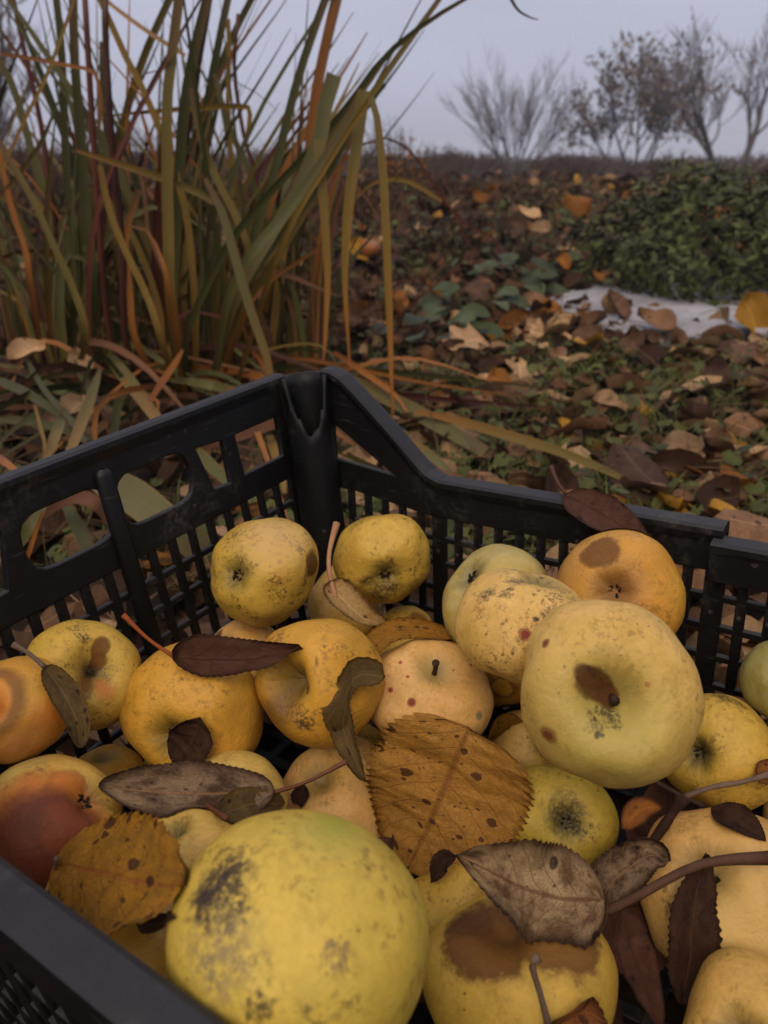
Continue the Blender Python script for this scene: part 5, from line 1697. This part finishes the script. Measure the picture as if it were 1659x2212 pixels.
lying([(735, 165), (820, 168), (900, 182), (980, 200), (1065, 218)], 40, 'green', [0.10, 0.09, 0.09, 0.08, 0.07], 'green blade lying level towards the torn corner post', wid=[0.3, 0.8, 1, 1, 1])
lying([(645, 255), (700, 170), (745, 105), (790, 30)], 30, 'orange', [0.10, 0.12, 0.13, 0.13], 'orange blade tip rising behind the end wall')
lying([(370, 430), (280, 300), (200, 215), (130, 100), (80, 0)], 24, 'dgreen', [0.12, 0.12, 0.11, 0.10, 0.08], 'thin dark green blade crossing the others behind the end wall')
lying([(-30, 330), (150, 345), (300, 385), (420, 425)], 36, 'dgreen', [0.06, 0.06, 0.05, 0.05], 'dark green blade low behind the end wall rim')
lying([(150, 270), (175, 370), (192, 440), (178, 520)], 16, 'yellow', [0.12, 0.12, 0.12, 0.12], 'narrow yellow blade hanging behind the end wall rim')
lying([(-30, 480), (40, 530), (110, 585)], 34, 'orange', [0.12, 0.12, 0.11], 'orange blade poking over the end wall rim at the edge')
lying([(380, 560), (470, 610), (580, 665), (700, 760), (830, 860), (930, 960)], 150, 'pale', [0.07, 0.09, 0.10, 0.09, 0.06, 0.03], 'very wide grey-green blade seen through the hand hole and the lattice', wid=[0.5, 0.8, 1, 1, 0.9, 0.8], twist=0.0)
lying([(180, 740), (260, 685), (330, 665), (410, 690), (470, 750), (560, 900), (600, 1050)], 64, 'brown', [0.08, 0.10, 0.11, 0.11, 0.09, 0.05, 0.02], 'withered pink-brown blade arching through the hand hole view', wid=[0.8, 1, 1, 0.9, 0.8])
lying([(20, 960), (80, 860), (140, 780), (200, 690)], 56, 'green', [0.05, 0.08, 0.10, 0.11], 'green blade leaning across the outer half of the hand hole')
lying([(80, 1010), (120, 920), (160, 800), (185, 730)], 20, 'orange', [0.04, 0.07, 0.10, 0.12], 'thin orange blade edge in the outer half of the hand hole')
lying([(390, 920), (350, 820), (300, 730), (280, 680)], 62, 'dgreen', [0.03, 0.05, 0.07, 0.08], 'dark green blade steeply crossing the hand hole')
lying([(815, 440), (880, 500), (940, 560), (1010, 620), (1080, 690)], 56, 'green', [0.09, 0.09, 0.08, 0.07, 0.06], 'green blade slanting through the slot beside the corner post')
lying([(830, 460), (930, 415), (1050, 380), (1210, 325), (1300, 300)], 76, 'brown', [0.09, 0.11, 0.12, 0.12, 0.10], 'broad withered red-brown blade behind the slots by the corner post', twist=0.05)
lying([(1165, 400), (1185, 470), (1215, 560), (1230, 650)], 40, 'yellow', [0.09, 0.09, 0.08, 0.07], 'yellow blade standing in the narrow slot by the corner post')
lying([(1440, 290), (1500, 350), (1560, 430), (1600, 480), (1700, 560)], 50, 'brown', [0.09, 0.10, 0.08, 0.06, 0.03], 'withered blade behind the triangular opening of the side wall')
# right of the corner, beyond the side wall (frame pixels)
lying([(700, 800), (770, 828), (835, 858), (905, 893), (980, 936), (1048, 976)], 33, 'pale', [0.06, 0.06, 0.055, 0.05, 0.045, 0.04], 'thick pale green blade lying behind the sloping rim', crop=False, wid=[0.9, 1, 1, 1, 0.7])
lying([(900, 888), (1000, 912), (1080, 935), (1180, 965), (1290, 1008), (1405, 1062)], 22, 'turn', [0.06, 0.06, 0.06, 0.055, 0.05, 0.04], 'long olive and orange blade lying across the leaves behind the side wall', crop=False, wid=[0.5, 1, 1, 0.8, 0.3])
lying([(880, 950), (930, 985), (975, 1020)], 24, 'pale', [0.05, 0.05, 0.04], 'pale blade end just behind the foot of the sloping rim', crop=False)
lying([(720, 760), (780, 800), (850, 850), (880, 890)], 14, 'orange', [0.10, 0.09, 0.07, 0.05], 'slender orange blade bent down behind the corner post', crop=False)
lying([(760, 395), (840, 385), (900, 402), (950, 432)], 16, 'orange', [0.44, 0.437, 0.425, 0.412] if False else [0.30, 0.30, 0.29, 0.27], 'orange blade arching out over the weeds', crop=False) if False else None
traced([(1540, 860), (1600, 800), (1680, 775), (1780, 790), (1910, 870)], 26, 'yellow', 1, y=1.7, root=False, wid=[0.4, 0.8, 1, 1, 0.7])
traced([(1659, 595), (1760, 640), (1850, 760), (1930, 880), (2000, 960), (2150, 1040)], 14, 'redstalk', 1, y=1.9, root=False)
traced([(2010, 1120), (1990, 1000), (1950, 900), (1900, 800)], 10, 'redstalk', 1, y=1.9, root=True)

# ------------------------------------------------------------------ fallen leaves on the ground
def small_leaf(seed, curl, wave, fold, nl=7, nc=4, w=0.36, lobed=False):
    bend = [V([0, 0, 0]), V([0.0, 0.5, 0.05 + 0.12 * curl]), V([0.02, 1.0, 0.02])]
    v, f, uv = leaf_sheet(bend, V([0, 0, 1]), w, nl, nc, curl=curl, wave=wave, fold=fold, seed=seed, shape=(0.75, 0.6))
    v = [V(p) - V([0, 0.5, 0]) for p in v]
    if lobed:
        for i, (p, q) in enumerate(zip(v, uv)):
            k = 1 + 0.38 * math.sin(q[1] * 15.0) * abs(2 * q[0] - 1)
            p[0] *= k
    return v, f, uv


VAR = [small_leaf(1, 0.5, 0.30, 0.1), small_leaf(2, 0.75, 0.45, -0.1), small_leaf(3, -0.5, 0.4, 0.1), small_leaf(4, 0.35, 0.6, 0.3), small_leaf(5, 0.9, 0.3, 0.2, w=0.30),
       small_leaf(6, 0.3, 0.35, 0.0, lobed=True, w=0.42, nl=12), small_leaf(7, -0.8, 0.5, 0.0, w=0.44), small_leaf(8, 0.2, 0.8, 0.4, w=0.40)]
for vv, ff, uu in VAR[:8]: pass
LEAF_ME = {}


def leaf_me(i, m):
    key = (i, m.name)
    if key not in LEAF_ME:
        LEAF_ME[key] = mesh('fallen_leaf', VAR[i][0], VAR[i][1], VAR[i][2], True, [m])
    return LEAF_ME[key]


BLOCK = [(C0, E1, E2)]


def in_crate(x, y, m=0.02):
    p = V([x, y]) - CB[:2]
    a, b = np.linalg.solve(np.array([[E1[0], E2[0]], [E1[1], E2[1]]]), p)
    return -m < a < CW + m and -m < b < CL + m


def in_shrub(x, y):
    return ((x - 1.20) / 0.42) ** 2 + ((y - 2.85) / 0.42) ** 2 < 1


def on_slab(x, y, m=0.0):
    u = x - 0.0
    return 0.62 - m < x < 1.5 and 1.93 - m < y < 2.60


def frustum(x, y, m=1.05):
    return abs(x) < (0.5 * y + 0.02) * m


def rand_rot(r, tilt):
    n = Vector((r.gauss(0, tilt), r.gauss(0, tilt), 1)).normalized()
    q = n.to_track_quat('Z', 'Y').to_matrix() @ Matrix.Rotation(r.uniform(0, 2 * math.pi), 3, 'Z')
    return q


COLW = ['pale tan', 'mid brown', 'mauve-brown', 'very dark brown', 'rusty orange', 'yellow']
SHAPEW = ['cupped', 'tightly cupped', 'domed', 'wavy', 'narrow rolled', 'lobed', 'broad domed', 'crumpled']


def leaf_words(t, var, size, x, y):
    p = V([x, y]) - CB[:2]
    a, b = np.linalg.solve(np.array([[E1[0], E2[0]], [E1[1], E2[1]]]), p)
    if x > 0.5 and 1.6 < y < 2.0: where = 'in front of the pale slab'
    elif on_slab(x, y, 0.1): where = 'lying on the pale slab'
    elif -0.16 < a < 0 and b > -0.05: where = 'close behind the side wall'
    elif b < -0.02 and a > -0.1 and y < 1.25: where = 'behind the end wall of the crate'
    elif x < 0.0 and y > 1.1: where = 'at the foot of the iris clump'
    elif y > 1.7: where = 'at the foot of the weedy bank'
    elif y > 1.15: where = 'in the middle of the open litter'
    else: where = 'in the near litter beyond the crate'
    sz = 'large' if size > 0.066 else 'small' if size < 0.050 else 'middling'
    return '%s %s %s dead leaf %s' % (sz, SHAPEW[var], COLW[t], where)


lr = random.Random(99)


def pick(x, y):
    k = lr.random()
    n = mnoise.noise(Vector((x * 2.2, y * 2.2, 7.0)))
    if x < -0.05 and y < 2.4:
        return 3 if k < 0.35 else 1 if k < 0.72 else 2 if k < 0.88 else 0 if k < 0.95 else 4
    if y > 2.2:
        return 3 if k < 0.46 else 1 if k < 0.68 else 2 if k < 0.85 else 4 if k < 0.92 else 0 if k < 0.985 else 5
    return 1 if k < 0.30 else 2 if k < 0.46 else 0 if k < 0.74 + n * 0.1 else 3 if k < 0.90 else 4 if k < 0.97 else 5


count = 0
while count < 296:
    y = 0.55 + 1.75 * lr.random() ** 1.1
    x = lr.uniform(-0.5 * y, 0.56 * y)
    if x < -0.1 and lr.random() < 0.55: continue
    if in_crate(x, y) or on_slab(x, y) and lr.random() < 0.72 or in_shrub(x, y): continue
    t = pick(x, y)
    if t == 3 and lr.random() < 0.5: t = 1
    var = lr.randrange(8)
    o = link('fallen_leaf', leaf_me(var, LITTER[t]))
    s = lr.uniform(0.042, 0.088)
    mt = rand_rot(lr, 0.45).to_4x4()
    mt = Matrix.Translation((x, y, ground_h(x, y) + lr.uniform(0.012, 0.030))) @ mt @ Matrix.Diagonal((s, s, s * 0.9, 1))
    o.matrix_world = mt
    tag(o, leaf_words(t, var, s, x, y), 'leaf', COLW[t] + ' leaves fallen on the ground')
    count += 1

# the rest of the litter
bv, bf, bu, bm = [], [], [], []


def scatter(n, yf, tilt, hz, smin, smax):
    made = 0
    while made < n:
        y = yf()
        x = lr.uniform(-0.8 * y - 0.35, 0.8 * y + 0.35)
        if in_crate(x, y, -0.01) or on_slab(x, y, 0.03) and lr.random() < 0.80: continue
        if in_shrub(x, y): continue
        t = pick(x, y)
        vv, ff, uu = VAR[lr.randrange(8)]
        s = lr.uniform(smin, smax)
        mt = np.array(rand_rot(lr, tilt))
        P = np.array(vv) * V([s, s, s * 0.9]) @ mt.T + V([x, y, ground_h(x, y) + hz(x, y)])
        o = len(bv)
        bv.extend(P)
        bu.extend(uu)
        bf.extend([tuple(i + o for i in q) for q in ff])
        bm.extend([t] * len(ff))
        made += 1


scatter(2100, lambda: 0.15 + 2.3 * lr.random(), 0.5, lambda x, y: lr.uniform(0.0, 0.022), 0.03, 0.07)
scatter(3000, lambda: 2.0 + 4.5 * lr.random() ** 1.4, 0.8, lambda x, y: lr.uniform(0.0, 0.03) + (0.05 * lr.random() if y > 2.4 else 0), 0.05, 0.10)
scatter(1600, lambda: 5.0 + 14 * lr.random() ** 1.5, 0.8, lambda x, y: lr.uniform(0.0, 0.10), 0.08, 0.16)
tag(link('leaf_litter', mesh('leaf_litter', bv, bf, bu, True, LITTER, bm)), kind='stuff')


def placed_leaf(px, py, z, size, mt_, var, label, tilt=(0.2, 0.0), rot=0.0, group='single leaves that stand out behind the crate'):
    p = at_z(px, py, z)
    o = link('fallen_leaf', leaf_me(var, mt_))
    n = Vector((tilt[0], tilt[1], 1)).normalized()
    m = Matrix.Translation(Vector(p)) @ (n.to_track_quat('Z', 'Y').to_matrix() @ Matrix.Rotation(rot, 3, 'Z')).to_4x4() @ Matrix.Diagonal((size, size, size, 1))
    o.matrix_world = m
    return tag(o, label, 'leaf', group)


placed_leaf(1622, 692, 0.06, 0.125, G_YELLOW, 7, 'bright orange-yellow leaf propped up on the pale slab below the green shrub', (0.1, -1.6), 0.3)
placed_leaf(1415, 700, 0.055, 0.10, G_BROWN, 3, 'brown leaf curled up on the near edge of the pale slab', (0.0, -0.8), 1.0)
placed_leaf(1325, 670, 0.06, 0.085, G_MAUVE, 4, 'grey-brown rolled leaf lying on the pale slab', (0.3, -0.9), 0.2)
placed_leaf(1545, 468, 0.20, 0.055, G_ORANGE, 3, 'rust-orange leaf caught in the green shrub', (0.3, -1.2), 0.9)
placed_leaf(1250, 425, 0.32, 0.09, G_ORANGE, 6, 'orange brown leaf on top of the weeds at the edge of the green shrub', (0.0, -0.7), 1.2)
placed_leaf(1140, 468, 0.26, 0.085, G_TAN, 3, 'pale tan leaf topmost on the bank of weeds', (0.1, -0.6), 0.7)
placed_leaf(1165, 500, 0.22, 0.075, G_TAN, 0, 'pale tan leaf just below the topmost one on the bank of weeds', (-0.2, -0.8), 1.7)
placed_leaf(1215, 568, 0.12, 0.06, G_ORANGE, 7, 'orange leaf hanging on the bank of weeds above the pale slab', (0.3, -1.4), 0.1)
placed_leaf(1290, 600, 0.08, 0.05, G_ORANGE, 3, 'small orange leaf at the back edge of the pale slab', (0.2, -0.8), 0.5)
placed_leaf(775, 545, 0.12, 0.10, G_YELLOW, 7, 'yellow leaf caught between the hanging blades', (0.2, -1.3), 0.4)
placed_leaf(1035, 430, 0.3, 0.075, G_ORANGE, 3, 'dark orange leaf high on the bank of weeds', (0.0, -1.0), 0.4)
placed_leaf(1000, 745, 0.045, 0.105, G_TAN, 5, 'large lobed tan leaf lying among green ground ivy', (0.1, -0.5), 1.9)
placed_leaf(1310, 882, 0.03, 0.062, G_TAN, 1, 'pale leaf with bright rim lying beyond the crate', (0.3, -0.5), 1.2)
placed_leaf(60, 770, 0.10, 0.07, G_TAN, 1, 'tan curled leaf on the ground at the left foot of the iris', (0.2, -0.6), 2.2)
placed_leaf(175, 790, 0.08, 0.065, G_TAN, 3, 'pale torn leaf caught among toppled blades behind the end wall', (0.2, -0.7), 0.2)
placed_leaf(160, 890, 0.11, 0.055, G_TAN, 0, 'small pale leaf lying on toppled blades close to the end wall rim', (0.3, -0.3), 2.3)
placed_leaf(1640, 1130, 0.06, 0.10, G_BROWN, 2, 'olive brown leaf right behind the inner rail', (0.1, -0.3), 1.2)
placed_leaf(1390, 1020, 0.05, 0.12, G_MAUVE, 2, 'large dull mauve leaf behind the leaf on the crate rim', (0.1, -0.5), 0.4)


# fallen windfall apple beyond the blades
def windfall():
    p = at_y(797, 458, 3.1)
    z = ground_h(p[0], p[1])
    apple('wf', (p[0], p[1], z + 0.03 + 0.07), 0.036, 'rotten orange-brown windfall apple lying on the weeds beyond the hanging blades', ((0.30, 0.11, 0.03), (0.22, 0.09, 0.03)), (0.2, -0.3, 0.9), 's', calyx=False, res=(24, 16))
    AP['wf'][2]['group'] = 'windfalls on the ground'


windfall()

# ------------------------------------------------------------------ green ground plants
gc = random.Random(17)
M['ivy'] = mat_simple('ground_ivy', (0.036, 0.040, 0.010), (0.080, 0.084, 0.022), 8, 0.55, rnd=0.4, kt=(1, 0.95, 0.8))
M['grass'] = mat_simple('short_grass', (0.055, 0.062, 0.014), (0.105, 0.11, 0.03), 5, 0.6, rnd=0.4, kt=(1, 0.95, 0.8))
M['dryg'] = mat_simple('dry_stems', (0.09, 0.055, 0.035), (0.22, 0.15, 0.095), 5, 0.8, rnd=0.4)
M['weed'] = mat_simple('weed_leaves', (0.028, 0.034, 0.012), (0.062, 0.072, 0.028), 5, 0.55, rnd=0.4, kt=(1, 1, 1))


def green_amount(x, y):
    a = 0.5 + 0.9 * mnoise.noise(Vector((x * 1.6 + 3, y * 1.6, 4.0)))
    a += 0.55 * math.exp(-((x - 0.75) / 0.45) ** 2 - ((y - 1.75) / 0.5) ** 2)
    return max(0, min(1.3, a)) * (0.25 if (x < -0.2 and y < 2) else 1)


iv, gr = Geo(), Geo()
n = 0
while n < 2600:
    y = 0.75 + 6.0 * gc.random() ** 1.7
    x = gc.uniform(-0.6 * y, 0.62 * y)
    if in_crate(x, y, 0.01) or in_shrub(x, y) or (on_slab(x, y) and gc.random() < 0.93) or gc.random() > green_amount(x, y): continue
    s = gc.uniform(0.007, 0.017) * (1 + 0.25 * max(0, y - 2))
    p = V([x, y, ground_h(x, y) + gc.uniform(0.012, 0.045) + (0.05 * gc.random() if y > 2.6 else 0)])
    nn = unit(V([gc.gauss(0, 0.45), gc.gauss(0, 0.45) - 0.2, 1]))
    e = unit(np.cross(nn, [gc.gauss(0, 1), gc.gauss(0, 1), 0.1]))
    f = np.cross(nn, e)
    ring = [p + (e * math.cos(w) + f * math.sin(w) * 0.9) * s * gc.uniform(0.85, 1.1) - nn * s * 0.25 for w in (0.5, 1.5, 2.5, 3.6, 4.6, 5.6)]
    iv.add([p] + ring, [(0, 1, 2), (0, 2, 3), (0, 3, 4), (0, 4, 5), (0, 5, 6)])
    n += 1
tag(iv.build('ground_ivy', M['ivy'], None, (0, 0, 0), True), kind='stuff')
n = 0
while n < 6500:
    y = 0.7 + 7.0 * gc.random() ** 1.7
    x = gc.uniform(-0.6 * y, 0.62 * y)
    if in_crate(x, y, 0.01) or in_shrub(x, y) or (on_slab(x, y) and gc.random() < 0.97) or gc.random() > green_amount(x, y) * 0.9: continue
    for q in range(3):
        ln = gc.uniform(0.018, 0.055) * (1 + 0.4 * max(0, y - 2))
        w = gc.uniform(0.0008, 0.0018) * (1 + 0.3 * max(0, y - 1.5))
        p = V([x + gc.gauss(0, 0.01), y + gc.gauss(0, 0.01), 0])
        p[2] = ground_h(p[0], p[1])
        d = V([gc.gauss(0, 0.5), gc.gauss(0, 0.5), 1.0])
        b = unit(V([gc.gauss(0, 1), gc.gauss(0, 1), 0])) * w
        m = p + d * ln * 0.55
        t = p + d * ln + V([d[0], d[1], -0.25]) * ln * 0.5
        gr.add([p - b, p + b, m + b * 0.8, m - b * 0.8, t], [(0, 1, 2, 3), (3, 2, 4)])
    n += 1
tag(gr.build('grass', M['grass']), kind='stuff')

# tangle of dead stems and weeds rising to the horizon
ds = Geo()
for k in range(3600):
    y = 2.1 + 9 * gc.random() ** 1.6
    x = gc.uniform(-0.62 * y, 0.62 * y)
    if in_shrub(x, y) or on_slab(x, y, 0.1): continue
    p = V([x, y, ground_h(x, y) - 0.005])
    ln = gc.uniform(0.06, 0.20) * (1 + 0.10 * (y - 2))
    d = unit(V([gc.gauss(0, 0.75), gc.gauss(0, 0.6), gc.uniform(0.1, 1.0)]))
    ds.tube([p, p + d * ln * 0.5 + V([0, 0, 0.01]), p + d * ln + V([gc.gauss(0, 0.02), 0, -0.03 * gc.random()])], [0.0016 + 0.0004 * y, 0.0007], 3, cap=False)
for k in range(420):
    y = 0.62 + 1.6 * gc.random()
    x = gc.uniform(-0.6 * y, 0.62 * y)
    if in_crate(x, y, 0.02): continue
    p = V([x, y, ground_h(x, y) + gc.uniform(0.015, 0.035)])
    a = gc.uniform(0, 6.28)
    ln = gc.uniform(0.05, 0.22)
    d = V([math.cos(a), math.sin(a), gc.gauss(0, 0.12)])
    ds.tube(spline([p, p + d * ln * 0.5 + V([0, 0, gc.gauss(0.006, 0.008)]), p + d * ln], 5), [0.0013, 0.0007], 4, cap=False)
tag(ds.build('dead_stems', M['dryg'], None, (0, 0, 0), True), kind='stuff')

wl = Geo()
for k in range(3600):
    y = 2.35 + 9.0 * gc.random() ** 1.8
    x = gc.uniform(-0.62 * y, 0.62 * y)
    if in_shrub(x, y) or on_slab(x, y, 0.08): continue
    cl = mnoise.noise(Vector((x * 1.3, y * 1.3, 9)))
    p = V([x, y, ground_h(x, y) + gc.random() ** 1.4 * (0.05 + 0.13 * max(0, cl + 0.4))])
    s = gc.uniform(0.018, 0.045) * (1 + 0.10 * (y - 2))
    nn = unit(V([gc.gauss(0, 0.6), gc.gauss(0, 0.6) - 0.3, 0.9]))
    e = unit(np.cross(nn, [gc.gauss(0, 1), gc.gauss(0, 1), 0.1]))
    f = np.cross(nn, e)
    wl.add([p - f * s * 0.5, p + e * s * 0.36 - nn * s * 0.1, p + f * s * 0.55 - nn * s * 0.12, p - e * s * 0.36 - nn * s * 0.1], [(0, 1, 2, 3)], None, 0 if gc.random() < 0.35 else 1)
tag(wl.build('weeds', [M['weed'], M['brownf']], None, (0, 0, 0)), kind='stuff')


# clumps of broad green leaves on the bank
def broad_plant(px, py, y, n, s, label, seed):
    r = random.Random(seed)
    b = at_y(px, py, y)
    b[2] = ground_h(b[0], b[1])
    root = empty('leafy_plant', b, label, 'plant', 'broad-leaved green plants on the bank')
    for k in range(n):
        a = r.uniform(0, 6.28)
        q = r.uniform(0.2, 1.0) * s * 1.8
        h = r.uniform(0.03, 0.10)
        tip = b + V([math.cos(a) * q, math.sin(a) * q, h])
        g = Geo()
        g.tube(spline([b, (b + tip) / 2 + V([0, 0, 0.02]), tip], 5), [0.002, 0.0012], 4, cap=False)
        d = V([math.cos(a), math.sin(a), r.uniform(-0.4, 0.2)])
        v, f, uv = leaf_sheet([tip, tip + d * s * 0.5 + V([0, 0, 0.012]), tip + d * s], V([r.gauss(0, 0.2), -0.4, 1]), s * 0.42, 8, 4, curl=0.15, wave=0.2, seed=k, shape=(0.7, 0.55))
        g.add(v, f, uv)
        g.build('leaf', M['weed'], root, b, True)


broad_plant(1090, 560, 2.55, 12, 0.085, 'blue-green broad-leaved plant above the end of the pale slab', 1)
broad_plant(1130, 515, 2.9, 10, 0.09, 'broad-leaved plant highest on the bank', 2)
broad_plant(925, 720, 1.95, 9, 0.075, 'broad-leaved green plant low among the fallen leaves, nearest of its kind', 3)
broad_plant(1010, 640, 2.2, 9, 0.07, 'broad-leaved plant beside the dead stems at the foot of the bank', 4)
